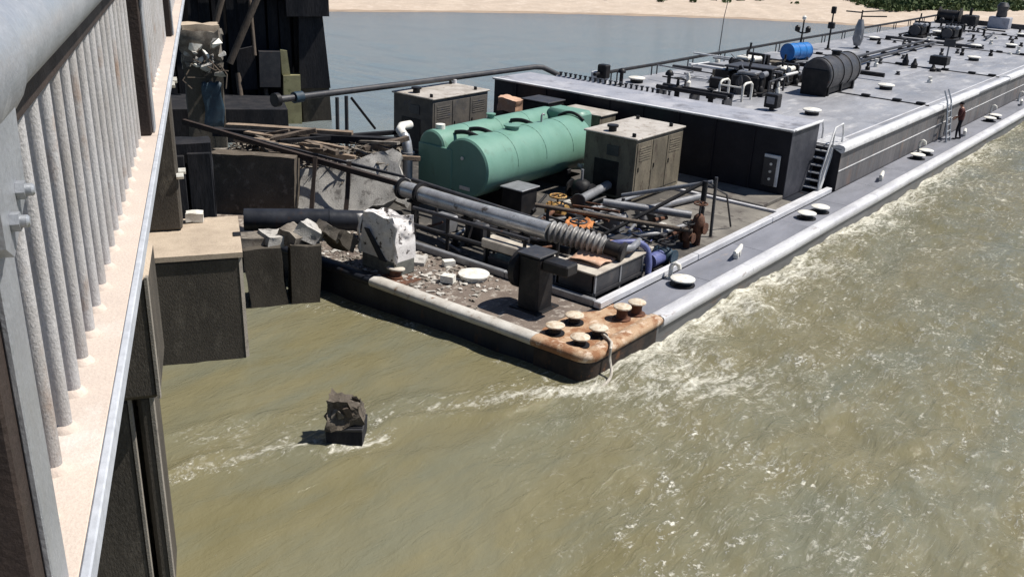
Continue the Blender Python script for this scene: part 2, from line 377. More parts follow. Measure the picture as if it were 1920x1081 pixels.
patch = np.sin(.9 * X + .5 * Y + 1.3 * np.sin(.6 * Y)) * np.sin(.7 * Y - .35 * X + 1.1 * np.sin(.5 * X)) 
foam += side * (.29 + .12 * patch) + .06
at = me.attributes.new('foam', 'FLOAT', 'POINT'); at.data.foreach_set('value', foam.ravel().astype(np.float32))
# river water material
m = bpy.data.materials.new('river_water'); m.use_nodes = True; nt = m.node_tree; N = nt.nodes; L = nt.links
b = N['Principled BSDF']; geo = N.new('ShaderNodeNewGeometry')
def nz(scale, det=6, rgh=.6, vec=None, dist_=0.0):
    n = N.new('ShaderNodeTexNoise'); n.inputs['Scale'].default_value = scale; n.inputs['Detail'].default_value = det
    n.inputs['Roughness'].default_value = rgh; n.inputs['Distortion'].default_value = dist_
    L.new(vec if vec is not None else geo.outputs['Position'], n.inputs['Vector']); return n.outputs['Fac']
def mr(src, a, c, d=0., e=1.):
    r = N.new('ShaderNodeMapRange'); r.inputs[1].default_value = a; r.inputs[2].default_value = c
    r.inputs[3].default_value = d; r.inputs[4].default_value = e; L.new(src, r.inputs[0]); return r.outputs[0]
def mth(op, a, c):
    x = N.new('ShaderNodeMath'); x.operation = op
    for i, q in enumerate((a, c)):
        if hasattr(q, 'links'): L.new(q, x.inputs[i])
        else: x.inputs[i].default_value = q
    return x.outputs[0]
def mixc(fac, a, c):
    x = N.new('ShaderNodeMix'); x.data_type = 'RGBA'
    for s_, q in ((x.inputs[0], fac), (x.inputs[6], a), (x.inputs[7], c)):
        if hasattr(q, 'links'): L.new(q, s_)
        else: s_.default_value = (*q, 1)
    return x.outputs[2]
mp = N.new('ShaderNodeMapping'); mp.inputs['Rotation'].default_value = (0, 0, R(-38)); mp.inputs['Scale'].default_value = (.45, 1.3, 1)
L.new(geo.outputs['Position'], mp.inputs['Vector'])
silt = mr(nz(.22, 5, .6, mp.outputs[0], .6), .35, .68)
wc = mixc(silt, (.156, .139, .075), (.192, .174, .104))
wc = mixc(mr(nz(.45, 6, .62, mp.outputs[0], .5), .42, .68, 0, .8), wc, (.140, .145, .106))
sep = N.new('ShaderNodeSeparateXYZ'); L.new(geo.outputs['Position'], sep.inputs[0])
sky_tint = mr(mth('ADD', sep.outputs['Y'], mth('MULTIPLY', nz(.08, 3, .5), 8.0)), 10, 30)      # far water tinted blue-grey, sky reflection put into its colour
wc = mixc(sky_tint, wc, (.165, .19, .195))
fa = N.new('ShaderNodeAttribute'); fa.attribute_name = 'foam'
lace = nz(2.0, 10, .70, mp.outputs[0], 1.8)
fine = nz(8.0, 7, .72, None, .6)
fm = mth('ADD', mth('MULTIPLY', lace, .62), mth('MULTIPLY', fine, .42))
thr = mr(fa.outputs['Fac'], 0, 1.0, .80, .42)
fmask = mth('MULTIPLY', mr(mth('SUBTRACT', fm, thr), -.01, .14), .80)
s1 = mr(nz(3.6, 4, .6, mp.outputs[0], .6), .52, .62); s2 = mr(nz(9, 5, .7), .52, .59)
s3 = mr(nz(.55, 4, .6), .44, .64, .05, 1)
speck = mth('MULTIPLY', mth('MULTIPLY', mth('MULTIPLY', s1, s2), s3), mr(fa.outputs['Fac'], .08, .34, 0, .9))  # bright foam flecks, also standing in for sun glints in the colour
# thin crest lines of bubbles, bent by the eddies
cl = nz(.9, 4, .55, mp.outputs[0], 2.4)
line = mth('MULTIPLY', mr(mth('ABSOLUTE', mth('SUBTRACT', cl, .5), 0), .012, .0, 0, 1), mr(nz(6, 5, .7), .46, .62))
line = mth('MULTIPLY', line, mr(fa.outputs['Fac'], .16, .50, 0, .55))
clump = mth('MULTIPLY', mr(nz(.75, 3, .5, None, .4), .56, .68), mth('MULTIPLY', mr(nz(2.6, 5, .65, mp.outputs[0], 1.2), .50, .60), mr(nz(9, 5, .7), .46, .60)))
clump = mth('MULTIPLY', clump, mr(fa.outputs['Fac'], .14, .32, 0, 1.0))
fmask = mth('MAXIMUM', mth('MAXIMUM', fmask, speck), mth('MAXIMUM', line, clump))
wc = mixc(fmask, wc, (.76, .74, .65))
bp = N.new('ShaderNodeBump'); bp.inputs['Strength'].default_value = 1.0; bp.inputs['Distance'].default_value = .04
h_ = mth('ADD', mth('MULTIPLY', nz(2.6, 6, .60, mp.outputs[0], 1.2), mr(fa.outputs['Fac'], .05, .35, .85, 1.7)), mth('MULTIPLY', nz(10, 5, .65), .42))
h_ = mth('ADD', h_, mth('MULTIPLY', fmask, .6))
L.new(h_, bp.inputs['Height'])
# murky body colour scatters from below the surface, so it follows the ripples only weakly; the mirror part follows them fully
up = N.new('ShaderNodeCombineXYZ'); up.inputs[2].default_value = 1.0
mixn = N.new('ShaderNodeMix'); mixn.data_type = 'VECTOR'; L.new(mr(fmask, 0, .6, .62, .95), mixn.inputs[0]); L.new(up.outputs[0], mixn.inputs[4]); L.new(bp.outputs[0], mixn.inputs[5])
N.remove(b); b = None
dif = N.new('ShaderNodeBsdfDiffuse'); L.new(wc, dif.inputs['Color']); L.new(mixn.outputs[1], dif.inputs['Normal'])
glo = N.new('ShaderNodeBsdfGlossy'); glo.inputs['Roughness'].default_value = .09; L.new(bp.outputs[0], glo.inputs['Normal'])
fr_ = N.new('ShaderNodeFresnel'); fr_.inputs['IOR'].default_value = 1.36; L.new(bp.outputs[0], fr_.inputs['Normal'])
ms_ = N.new('ShaderNodeMixShader'); L.new(mth('MULTIPLY', fr_.outputs[0], mr(fmask, 0, 1, 1, .25)), ms_.inputs[0]); L.new(dif.outputs[0], ms_.inputs[1]); L.new(glo.outputs[0], ms_.inputs[2])
L.new(ms_.outputs[0], N['Material Output'].inputs['Surface'])
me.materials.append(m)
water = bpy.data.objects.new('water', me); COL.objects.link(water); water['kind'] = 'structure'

# ---- far bank: sand sheet rising out of the water, out to the horizon
shore = [(-260, 300), (-60, 172), (20, 111), (61.7, 78.2), (79.6, 63.1), (92.2, 46.9), (97.2, 35.3), (101, 22), (106, 5), (113, -20), (128, -60), (170, -140), (300, -320)]
def shore_pt(t):
    i = min(int(t), len(shore) - 2); u = t - i
    return Vector((shore[i][0] * (1 - u) + shore[i + 1][0] * u, shore[i][1] * (1 - u) + shore[i + 1][1] * u, 0))
sm = MB(); rows = []
inl = Vector((.80, .60, 0))
NT = 12 * 26
for i in range(NT + 1):
    t = i / 26; p = shore_pt(min(t, 11.999)); w = 1.3 * mnoise.noise(Vector((t * 2.1, 0, 0))) + .5 * mnoise.noise(Vector((t * 9.1, 3, 0)))
    row = []
    for j, (d, h) in enumerate([(-4, -.5), (0, .0), (1.5, .12), (4, .32), (8, .55), (13, .7), (20, .95), (28, 1.15), (40, 1.4), (70, 1.7), (150, 2), (400, 3), (2500, 4)]):
        n = .10 * min(1, j / 3) * mnoise.noise(Vector((t * 14, d * .35, 2.2))) + .16 * min(1, j / 4) * mnoise.noise(Vector((t * 5, d * .12, 9)))
        row.append(p + inl * (d + w * (1 if j < 5 else .5)) + Vector((0, 0, WATER_Z + h + n)))
    rows.append(row)
sm.loft(rows)
mat('sand', (.47, .385, .305), (.40, .325, .255), .35, .38, .66, .95, bump=.4, bscale=6, col3=(.53, .45, .375), scale3=.9, lo3=.52, hi3=.68, grain=.14)
bank = obj('beach', sm, ['sand', 'wet_sand'], None, 60)
for i_, p_ in enumerate(bank.data.polygons): p_.material_index = 1 if i_ % 12 < 2 else 0
bank['kind'] = 'structure'

# shrubs and grass growing as one mass on the bank
gm = MB(); rg = random.Random(3)
def leafy(mb, c, rx, h, n):
    for _ in range(n):
        a = rg.random() * 2 * PI; rr = math.sqrt(rg.random()); zz = rg.random()
        p = Vector((c[0] + rx * rr * math.cos(a), c[1] + rx * rr * math.sin(a), c[2] + h * zz * (1 - .6 * rr)))
        s = .16 + .22 * rg.random(); M_ = Matrix.Translation(p) @ Euler((rg.random() * 6, rg.random() * 6, rg.random() * 6)).to_matrix().to_4x4()
        mb.add([(-s, -s * .5, 0), (s, -s * .5, .1 * s), (s * .7, s * .6, 0), (-s * .7, s * .6, .15 * s)], [(0, 1, 2, 3)], M_)
for i in range(520):
    u = rg.random(); v = rg.random() ** 1.2
    base = Vector((113.0, 30.5, .35)).lerp(Vector((134, 11.0, .35)), u) + inl * (1 + 17 * v)
    leafy(gm, (base.x, base.y, .42), .9 + .8 * rg.random(), .5 + .9 * rg.random(), 26)
for i in range(14):
    u = rg.random(); base = Vector((92, 60.5, .35)).lerp(Vector((108, 37, .35)), u) + inl * (6 + 9 * rg.random())
    leafy(gm, (base.x, base.y, .35), .7, .25 + .3 * rg.random(), 10)
gs = obj('bank_shrubs', gm, 'bush', None, 0); tag(gs, 'low green shrubs and grass growing along the sandy bank', 'shrubs', kind='stuff')

# ================================================================== BRIDGE (frame 'bridge')
rail = thing('bridge_railing', 'grey steel bridge railing with round balusters and a thick pipe top rail', 'railing', (-.446, 0, -1.30), fr='rail')
mb = MB(); mb.tube([(0, y, 1.013) for y in np.linspace(-2.6, 44, 40)], .115, 40); obj('top_rail', mb, 'galv', rail, 60)
mb = MB(); mb.box(-.03, .026, -2.6, 44, .82, .899, .004); obj('rail_bar', mb, 'brown_steel', rail, 0)
posts = [1.56 + 4.18 * k for k in range(9)]
ends = [-2.6] + [p + .02 for p in posts[1:6]] + [44]
for y0, y1 in zip(ends[:-1], ends[1:]):
    mb = MB(); mb.box(-.16, .098, y0, y1 - .012, -.022, 0, .003); o = obj('bottom_plate', mb, 'flange', rail, 0)
    mb = MB(); mb.box(.0985, .121, y0, y1 - .012, -.055, .004, .004); obj('plate_lip', mb, 'flange_edge', o, 0)
bal = MB(); bal.tube([(0, 0, z) for z in (0, .06, .3, .6, .83)], .0198, 14); bal_me = None
wld = MB(); wld.lathe([(.036, 0), (.031, .008), (.022, .018)], 12)
for p0, p1 in zip(posts[:-1], posts[1:]):
    n = 19
    for k in range(n):
        y = p0 + .44 + k * .2
        if bal_me is None:
            o = obj('baluster', bal, 'baluster', rail, 60); bal_me = o; w_ = obj('weld_bead', wld, 'flange', o, 60); o.location = (0, y, 0)
        elif y < 8:
            copy_part(bal_me, rail, Matrix.Translation((0, y, 0)) @ Matrix.Rotation(random.uniform(-.012, .012), 4, 'X') @ Matrix.Rotation(random.random() * 6, 4, 'Z'))
        elif y < 24:
            c = bal_me.copy(); COL.objects.link(c); c.parent = rail; c.matrix_basis = Matrix.Translation((0, y, 0)) @ Matrix.Rotation(random.random() * 6, 4, 'Z')
M_yz = Matrix(((0, 0, 1, 0), (1, 0, 0, 0), (0, 1, 0, 0), (0, 0, 0, 1)))
for i, y in enumerate(posts[:6]):
    mb = MB(); mb.box(-.19, .068, y, y + .20, 0.002, .93, .006); po = obj('post', mb, 'brown_steel', rail, 0)
    mb = MB(); mb.box(.0685, .082, y + .075, y + .205, .002, .76, .003); obj('post_flange', mb, 'galv', po, 0)
    mb = MB(); mb.prism([(y + .02, .77), (y + .07, .74), (y + .24, .80), (y + .27, .98), (y + .02, .98)], .0825, .110, M_yz)
    br = obj('bracket', mb, 'galv', rail, 0)
    for (dy, dz) in ((.085, .795), (.165, .825)):
        nb = obj('bolt', MB().cyl((0, 0, 0), (.014, 0, 0), .0165, 6).lathe([(.011, 0), (.011, .010), (.007, .014)], 10, Matrix(((0, 0, 1, .014), (0, 1, 0, 0), (-1, 0, 0, 0), (0, 0, 0, 1)))), 'galv', br, 40); nb.location = (.1102, y + dy, dz)
    mb = MB(); sec = []
    for k in range(15):
        a = R(-50 + 165 * k / 14); sec.append((math.cos(a), math.sin(a)))
    rows = [[(.118 * c, yy, 1.013 + .118 * s_) for (c, s_) in sec] for yy in (y + .02, y + .32)]
    rows += [[(.130 * c, yy, 1.013 + .130 * s_) for (c, s_) in sec] for yy in (y + .32, y + .02)]; rows.append(rows[0])
    mb.loft(rows); obj('saddle', mb, 'galv', rail, 50)
deck = thing('bridge_deck', 'concrete road deck of the bridge behind the railing', 'bridge', (0, 0, 0), fr='rail')
mb = MB(); mb.box(-9.5, -.64, -8, 48, -1.78, -1.40, .02); obj('slab', mb, 'concrete', deck, 0)
for x in (-1.6, -4, -6.5, -9):
    mb = MB(); mb.box(x - .25, x + .25, -8, 48, -2.95, -1.782); obj('girder', mb, 'concrete_dark', deck, 0)

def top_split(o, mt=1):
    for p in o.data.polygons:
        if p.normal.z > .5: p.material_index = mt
pr = thing('concrete_pier', 'dark concrete bent with a heavy cap close under the railing', 'pier', (-1.03, 12.75, WATER_Z), fr='bridge')
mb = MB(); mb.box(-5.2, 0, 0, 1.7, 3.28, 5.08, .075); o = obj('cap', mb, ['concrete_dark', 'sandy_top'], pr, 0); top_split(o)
mb = MB(); mb.box(-2.6, -.40, .12, 1.4, -1.2, 3.278, .07); obj('column', mb, 'concrete_dark', pr, 0)
mb = MB(); mb.box(-.33, -.12, .16, 1.3, -1.2, 3.278, .06); obj('pile', mb, 'concrete_dark', pr, 0)
mb = MB(); mb.box(-5.2, -3.2, .12, 1.4, -1.2, 3.278, .07); obj('column', mb, 'concrete_dark', pr, 0)

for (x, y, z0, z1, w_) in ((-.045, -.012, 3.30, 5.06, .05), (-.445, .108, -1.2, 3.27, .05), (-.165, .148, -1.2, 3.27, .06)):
    mb = MB(); mb.prism([(x, y), (x + w_ * .8, y - .002), (x + w_, y + w_ * .25), (x + w_, y + .10), (x + w_ * .5, y + .10)], z0, z1); obj('lit_edge_strip', mb, 'concrete', pr, 0)  # paler strips added on the edges, sunlit chamfers put into the colour
pr = thing('concrete_pier', 'square concrete pier block with sunlit sandy top standing in the water', 'pier', (.30, 21.25, WATER_Z), fr='bridge')
mb = MB(); mb.box(-4.6, 0, 0, 2.9, -1.2, 2.46, .06); obj('block', mb, 'concrete_dark', pr, 0)
mb = MB()
bm = bmesh.new(); bmesh.ops.create_grid(bm, x_segments=40, y_segments=26, size=.5)
for v in bm.verts:
    v.co = Vector((-2.3 + v.co.x * 4.66, 1.45 + v.co.y * 2.98, 2.58 + .012 * mnoise.noise(Vector((v.co.x * 30, v.co.y * 20, 1)))))
ex = bmesh.ops.extrude_face_region(bm, geom=list(bm.faces))
for g in ex['geom']:
    if isinstance(g, bmesh.types.BMVert): g.co.z = 2.462
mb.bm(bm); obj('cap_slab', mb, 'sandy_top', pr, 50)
mb = MB(); mb.prism([(-.065, -.01), (.012, .05), (.012, .12), (-.065, .05)], -1.2, 2.45); obj('lit_edge_strip', mb, 'concrete', pr, 0)  # same pale strip for a sunlit edge on this block
mb = MB(); mb.box(-.14, .045, 1.2, 1.5, 2.30, 2.601, .01); obj('notch_plate', mb, 'black_steel', pr, 0)
mb = MB(); mb.box(-2.35, -1.26, 1.9, 2.65, 2.602, 6.45, .05); obj('column', mb, 'concrete_dark', pr, 0)
for (x, z) in ((-1.235, 3.9), (-1.235, 6.0)):
    for dz in (0, .16): obj('bolt', MB().cyl((0, 0, 0), (.16, 0, 0), .075, 6), 'cap_white', pr, 30).location = (x - .05 + dz * .3, 1.92 + dz, z + dz * .5)
mb = MB(); mb.rock((.42, .3, .22), 3, 2, .2); o = obj('mortar_lump', mb, 'cap_white', pr, 50); o.location = (-1.0, 2.6, 2.70)

fbk = thing('dark_filler', 'added dark block filling shaded gap between pier block and barge bow', 'filler', (-1.6, 27.5, WATER_Z), fr='bridge')  # block added in the dark gap, shadow put into its near-black colour
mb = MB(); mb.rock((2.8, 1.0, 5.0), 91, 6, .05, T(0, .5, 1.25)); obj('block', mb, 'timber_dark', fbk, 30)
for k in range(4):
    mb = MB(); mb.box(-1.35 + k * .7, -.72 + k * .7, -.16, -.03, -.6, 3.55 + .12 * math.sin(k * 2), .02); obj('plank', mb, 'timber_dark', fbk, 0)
# ---- ruined pier of the old rail span, in the shade beyond the bow
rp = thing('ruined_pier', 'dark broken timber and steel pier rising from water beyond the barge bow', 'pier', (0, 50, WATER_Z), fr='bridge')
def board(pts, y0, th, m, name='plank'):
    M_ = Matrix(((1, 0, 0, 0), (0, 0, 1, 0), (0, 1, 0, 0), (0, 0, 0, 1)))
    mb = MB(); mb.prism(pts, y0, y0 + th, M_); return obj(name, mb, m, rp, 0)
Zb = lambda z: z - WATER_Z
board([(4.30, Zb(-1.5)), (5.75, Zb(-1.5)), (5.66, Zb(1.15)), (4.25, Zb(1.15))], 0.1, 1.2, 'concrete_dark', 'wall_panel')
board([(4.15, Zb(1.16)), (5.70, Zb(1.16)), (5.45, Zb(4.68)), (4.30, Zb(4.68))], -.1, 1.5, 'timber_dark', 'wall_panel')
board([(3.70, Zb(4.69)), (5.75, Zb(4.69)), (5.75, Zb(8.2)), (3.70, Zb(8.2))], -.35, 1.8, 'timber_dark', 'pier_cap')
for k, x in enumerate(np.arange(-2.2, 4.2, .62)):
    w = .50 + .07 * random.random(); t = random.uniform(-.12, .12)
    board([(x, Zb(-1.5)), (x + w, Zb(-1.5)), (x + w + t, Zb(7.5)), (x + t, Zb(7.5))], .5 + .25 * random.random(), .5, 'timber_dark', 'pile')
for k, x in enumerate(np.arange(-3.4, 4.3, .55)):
    board([(x, Zb(-1.5)), (x + .56, Zb(-1.5)), (x + .56, Zb(8)), (x, Zb(8))], 1.55 + .2 * random.random(), .3, 'timber_dark', 'dark_backing')  # added near-black backing closes the gaps, standing in for deep shade
board([(-3.4, Zb(-1.5)), (3.2, Zb(-1.5)), (3.2, Zb(.9)), (-3.4, Zb(1.1))], -4.5, 4.3, 'timber_dark', 'dark_filler')  # added dark mass hiding the water, shade put into its colour
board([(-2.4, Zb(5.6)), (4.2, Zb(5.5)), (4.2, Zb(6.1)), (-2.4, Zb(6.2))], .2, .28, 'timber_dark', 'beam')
board([(3.25, Zb(-1.5)), (4.16, Zb(-1.5)), (4.2, Zb(1.86)), (3.37, Zb(1.86))], -.35, .9, 'yellow_olive', 'block')
board([(3.32, Zb(1.87)), (3.72, Zb(1.87)), (3.62, Zb(3.05)), (3.30, Zb(3.1))], -.25, .5, 'yellow_olive', 'block')
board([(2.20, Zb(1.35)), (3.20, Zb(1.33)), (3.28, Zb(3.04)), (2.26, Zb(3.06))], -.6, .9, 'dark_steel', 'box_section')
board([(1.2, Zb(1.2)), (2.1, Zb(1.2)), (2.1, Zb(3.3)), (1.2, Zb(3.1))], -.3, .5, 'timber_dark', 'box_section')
for (a, b_, r_) in (((.85, 2.55), (2.5, 5.9), .17), ((.15, 3.9), (.95, 6.2), .15), ((2.05, 2.9), (2.0, 6.0), .09), ((1.3, -.4), (1.22, 2.0), .13), ((2.52, -.2), (2.5, 1.2), .10)):
    mb = MB(); mb.cyl((a[0], -.75, Zb(a[1])), (b_[0], -.75 if r_ > .13 else -.2, Zb(b_[1])), r_, 10); obj('brace_pipe', mb, 'timber', rp, 50)
bc = thing('broken_column', 'shattered concrete column with pale broken chunks beside the railing', 'column', (-.35, 44, WATER_Z), fr='bridge')
mb = MB(); mb.rock((1.5, 1.4, 4.6), 11, 5, .07, T(0, .2, 1.6)); obj('shaft', mb, 'concrete_dark', bc, 35)
mb = MB(); mb.rock((1.55, 1.3, 1.5), 12, 5, .20, T(0, .2, 4.4)); obj('broken_top', mb, 'rubble', bc, 35)
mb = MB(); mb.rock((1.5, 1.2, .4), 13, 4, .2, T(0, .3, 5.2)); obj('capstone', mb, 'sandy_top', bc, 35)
rr = random.Random(4)
for k in range(16):
    s = .2 + .38 * rr.random(); mb = MB(); mb.shard((s * 1.3, s * .6, s), rr, 10)
    o = obj('chunk', mb, 'concrete_pale' if k % 3 else 'cap_white', bc, 35); o.location = (rr.uniform(-.7, .85), -.55 - .25 * rr.random(), rr.uniform(3.3, 4.9)); o.rotation_euler = (rr.random() * 3, rr.random() * 3, rr.random() * 3)
for k in range(7):
    p = Vector((rr.uniform(-.6, .7), -.6, rr.uniform(3.2, 4.6))); mb = MB()
    mb.tube([p, p + Vector((rr.uniform(-.4, .5), -.2, -.4)), p + Vector((rr.uniform(-.5, .7), -.35, -1.0 * rr.random()))], .03, 5); obj('bent_bar', mb, 'timber', bc, 40)
mb = MB(); rows = []
for i in range(9):
    rows.append([(-.1 + .8 * j / 8 - .05 * math.sin(i), -.75 - .05 * math.sin(j * .9 + i * .7), 3.1 - .24 * i + .05 * math.sin(j * 2.2)) for j in range(9)])
mb.loft(rows); o = obj('torn_tarp', mb, 'teal_paint', bc, 60)
sol = o.modifiers.new('thickness', 'SOLIDIFY'); sol.thickness = .02

# ================================================================== BARGE
LEN = 80.0; WID = 16.5
barge = thing('tank_barge', 'long dark tank barge with grey deck rammed under the bridge', 'barge')
def outline(x0, x1, y0, y1, r, n=5):
    pts = []
    for (cx, cy, a0) in ((x0 + r, y0 + r, 180), (x1 - r, y0 + r, 270), (x1 - r, y1 - r, 0), (x0 + r, y1 - r, 90)):
        for k in range(n + 1):
            a = R(a0 + 90 * k / n); pts.append((cx + r * math.cos(a), cy + r * math.sin(a)))
    return pts
ol = outline(-1.0, LEN, 0, WID, .38)
mb = MB(); n = len(ol)
vs = [(x, y, 0) for x, y in ol] + [(x + (.05 if x < 1 else 0), y, -.9) for x, y in ol] + [(x + (1.2 if x < 1 else 0), y, -2.0) for x, y in ol]
fs = [tuple(range(n))] + [(j * n + k, j * n + (k + 1) % n, (j + 1) * n + (k + 1) % n, (j + 1) * n + k) for j in range(2) for k in range(n)] + [tuple(range(2 * n, 3 * n))]
mb.add(vs, fs); hull = obj('hull', mb, ['hull_black', 'hull_side', 'rust'], barge, 30)
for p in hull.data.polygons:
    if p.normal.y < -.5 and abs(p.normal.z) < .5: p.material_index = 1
# plated decks, one plate per bay
def plates(name, xs, ys, z, m, g=.012):
    for i in range(len(xs) - 1):
        for j in range(len(ys) - 1):
            mb = MB(); dz = random.uniform(-.002, .002)
            mb.box(xs[i] + g / 2, xs[i + 1] - g / 2, ys[j] + g / 2, ys[j + 1] - g / 2, .001, z + dz, .002); obj(name, mb, m, barge, 0)
plates('bow_plate', [-.86, 1.6], [1.62, 3.4, 5.6, 7.8, 10.2, 12.6, 14.8, 16.3], .012, 'bow_deck')
plates('side_plate', [2.2, 5.5, 9, 12.5, 16, 19.5, 23, 27, 31, 36, 42, 50, 60, 79.8], [.22, 1.40], .012, 'walk_deck')
plates('well_plate', [8.2, 11.4, 14.98], [1.66, 4.6], .012, 'well_deck')
plates('well_plate', [8.2, 11.4, 14.98], [4.6, 7.0, 10.0, 13.0, 15.2], .012, 'well_dark')
plates('well_plate', [1.8, 4.9, 8.2], [1.66, 4.6, 7.0, 10.0, 13.0, 15.2], .012, 'well_dark')
plates('side_plate', [1.8, 20, 40, 60, 79.8], [15.25, 16.3], .012, 'walk_deck')
mb = MB(); mb.prism([(-.93, .42), (-.9, .2), (-.6, .06), (2.18, .06), (2.18, 1.40), (1.55, 1.40), (1.0, 1.78), (-.3, 1.78), (-.93, 1.55)], .002, .018); obj('corner_plate', mb, 'rust_deck', barge, 0, 'rusty orange corner deck plate')
# fender rail: rounded profile swept along the edges
def sweep(name, path, prof, m, parent=barge, label=None):
    secs = []
    for i, p in enumerate(path):
        p = Vector((*p, 0)); a = Vector((*path[max(i - 1, 0)], 0)); c = Vector((*path[min(i + 1, len(path) - 1)], 0))
        t = (c - a).normalized(); nrm = Vector((t.y, -t.x, 0))
        secs.append([p + nrm * u + Vector((0, 0, v)) for u, v in prof])
    mb = MB(); mb.loft([list(s) for s in secs])
    n = len(prof); mb.add(list(secs[0]), [tuple(range(n))]); mb.add(list(secs[-1]), [tuple(range(n))])
    return obj(name, mb, m, parent, 50, label)
prof = [(-.30, .013), (-.29, .07), (-.26, .085), (-.02, .085), (.06, .06), (.085, .01), (.085, -.15), (.04, -.20), (-.01, -.21)]
segs = [2.2, 7.3, 12.4, 18, 25, 33, 42, 52, 65, 79.6]
for a, c in zip(segs[:-1], segs[1:]):
    sweep('rub_rail', [(a + .008, 0), ((a + c) / 2, random.uniform(-.012, .012)), (c - .008, 0)], prof, 'rim_grey')
prof2 = [(-.34, .013), (-.30, .075), (-.14, .10), (.02, .07), (.07, 0), (.05, -.10), (0, -.14)]
cor = [(x, y) for x, y in ol[:6]]
for a, c in ((1.6, 4.2), (4.2, 6.9), (6.9, 9.5), (9.5, 12.6), (12.6, 16.1)):
    sweep('bow_rim', [(-1.0, c - .006), (-1.0 + random.uniform(-.015, .015), (a + c) / 2), (-1.0, a + .006)], prof2, 'rim_white' if a < 6.8 else 'hull_black')
sweep('corner_rim', [(-1.0, 1.59)] + cor + [(2.18, 0)], prof2, 'rust_deck', label='rusty orange rim round the bow corner')
mb = MB(); secs = []
for (x, y) in [(-1.0, 1.5)] + cor + [(2.0, 0)]:
    nv = Vector((x - .3, y - 1.0, 0)).normalized() * .012; secs.append([(x + nv.x, y + nv.y, -.15), (x + nv.x + .0, y + nv.y, -.9)])
mb.loft(secs); obj('corner_casting', mb, 'corner_steel', barge, 40)
# low coamings round the machinery well
for a, c in ((1.62, 6.8), (6.81, 12.0), (12.01, 17.3)):
    mb = MB(); mb.box(a, c - .004, 1.42, 1.64, .013, .20, .02); obj('well_coaming', mb, 'rim_grey', barge, 0)
for a, c in ((1.65, 4.5), (4.51, 8.4), (8.41, 12), (12.01, 15.2)):
    mb = MB(); mb.box(1.62, 1.78, a, c - .004, .013, .21, .02); obj('well_coaming', mb, 'grey_steel', barge, 0)
mb = MB(); mb.box(13.25, 14.98, 2.35, 15.1, .013, .16, .02); obj('plinth', mb, 'well_deck', barge, 0)
mb = MB(); mb.box(13.1, 13.24, 1.75, 15.1, .013, .10, .01); mb.box(13.245, 17.2, 1.75, 1.88, .013, .10, .01); obj('plinth_kerb', mb, 'rim_grey', barge, 0)

# breakwater house across the front of the trunk
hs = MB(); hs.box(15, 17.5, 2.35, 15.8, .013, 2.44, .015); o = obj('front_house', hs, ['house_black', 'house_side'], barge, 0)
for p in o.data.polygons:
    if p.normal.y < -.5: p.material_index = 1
mb = MB(); mb.box(14.93, 17.56, 2.30, 15.86, 2.442, 2.50, .01); obj('house_roof', mb, 'house_top', o, 0)
for (a, c) in ((2.29, 6.2), (6.21, 10.6), (10.61, 15.87)):
    mb = MB(); mb.box(14.90, 15.06, a, c - .004, 2.47, 2.525, .012); obj('roof_edge', mb, 'edge_white', o, 0)
mb = MB(); mb.box(15.065, 17.57, 2.26, 2.40, 2.47, 2.53, .012); obj('roof_edge', mb, 'edge_white', o, 0)
for y in np.arange(3.75, 15.4, 1.55):
    mb = MB(); mb.box(14.955, 14.998, y - .03, y + .03, .17, 2.43); obj('stiffener', mb, 'house_black', o, 0)
fb = MB(); fb.box(14.88, 14.953, 2.62, 3.22, .42, 1.55, .015); fs_ = obj('fire_station_box', fb, 'edge_white', o, 0, 'white framed locker on the black front wall')
fb = MB(); fb.box(14.862, 14.879, 2.72, 3.21, .43, 1.44, .005); obj('locker_door', fb, 'dark_steel', fs_, 0)
for z in (.68, .95, 1.22):
    obj('gauge', MB().cyl((14.84, 2.92, z), (14.861, 2.92, z), .05, 10), 'cap_white', fs_, 40)

# trunk
tr = MB(); tr.box(17.62, LEN - 1.2, 1.42, 15.1, .013, 1.56, .01); trunk = obj('trunk', tr, ['trunk_wall', 'house_black'], barge, 0)
for p in trunk.data.polygons:
    if p.normal.x < -.5: p.material_index = 1
txs = [17.6, 23.5, 30.2, 37, 43.9, 50.5, 57.3, 64, 71, 78.8]
for a, c in zip(txs[:-1], txs[1:]):
    for (u, v) in ((1.42, 5.8), (5.8, 10.4), (10.4, 15.1)):
        mb = MB(); mb.box(a + .006, c - .006, u + .006, v - .006, 1.561, 1.60 + random.uniform(-.003, .003), .004); obj('deck_plate', mb, 'trunk_deck', trunk, 0)
    mb = MB(); mb.box(a + .01, c - .01, 1.395, 1.419, .75, .79, .005); obj('stringer', mb, 'edge_white', trunk, 0)
    if not (35 < a < 38):
        sweep('trunk_coaming', [(a + .01, 1.42), ((a + c) / 2, 1.42), (c - .01, 1.42)], [(-.34, 1.602), (-.30, 1.69), (-.12, 1.745), (.06, 1.72), (.13, 1.64), (.11, 1.50), (.002, 1.44)], 'edge_white', trunk)
    else:
        sweep('trunk_coaming', [(a + .01, 1.42), (40, 1.42), (c - .01, 1.42)], [(-.34, 1.602), (-.30, 1.66), (-.12, 1.70), (.06, 1.68), (.12, 1.62), (.10, 1.50), (.002, 1.44)], 'rim_grey', trunk)
for x in (30.2, 43.9, 57.3, 71.0):
    mb = MB(); mb.box(x - .04, x + .04, 1.9, 14.6, 1.604, 1.65, .01); sm_ = obj('deck_seam', mb, 'dark_steel', trunk, 0)
    for y in (2.3, 3.4, 4.9, 7.6, 10.2, 12.6):
        mb = MB(); mb.box(x - .12, x + .12, y - .2, y + .2, 1.651, 1.74, .02); obj('seam_fitting', mb, 'black_steel', sm_, 0)
mb = MB(); mb.box(18.0, 79, 2.05, 2.13, 1.604, 1.63, .006); obj('deck_seam', mb, 'rim_grey', trunk, 0)
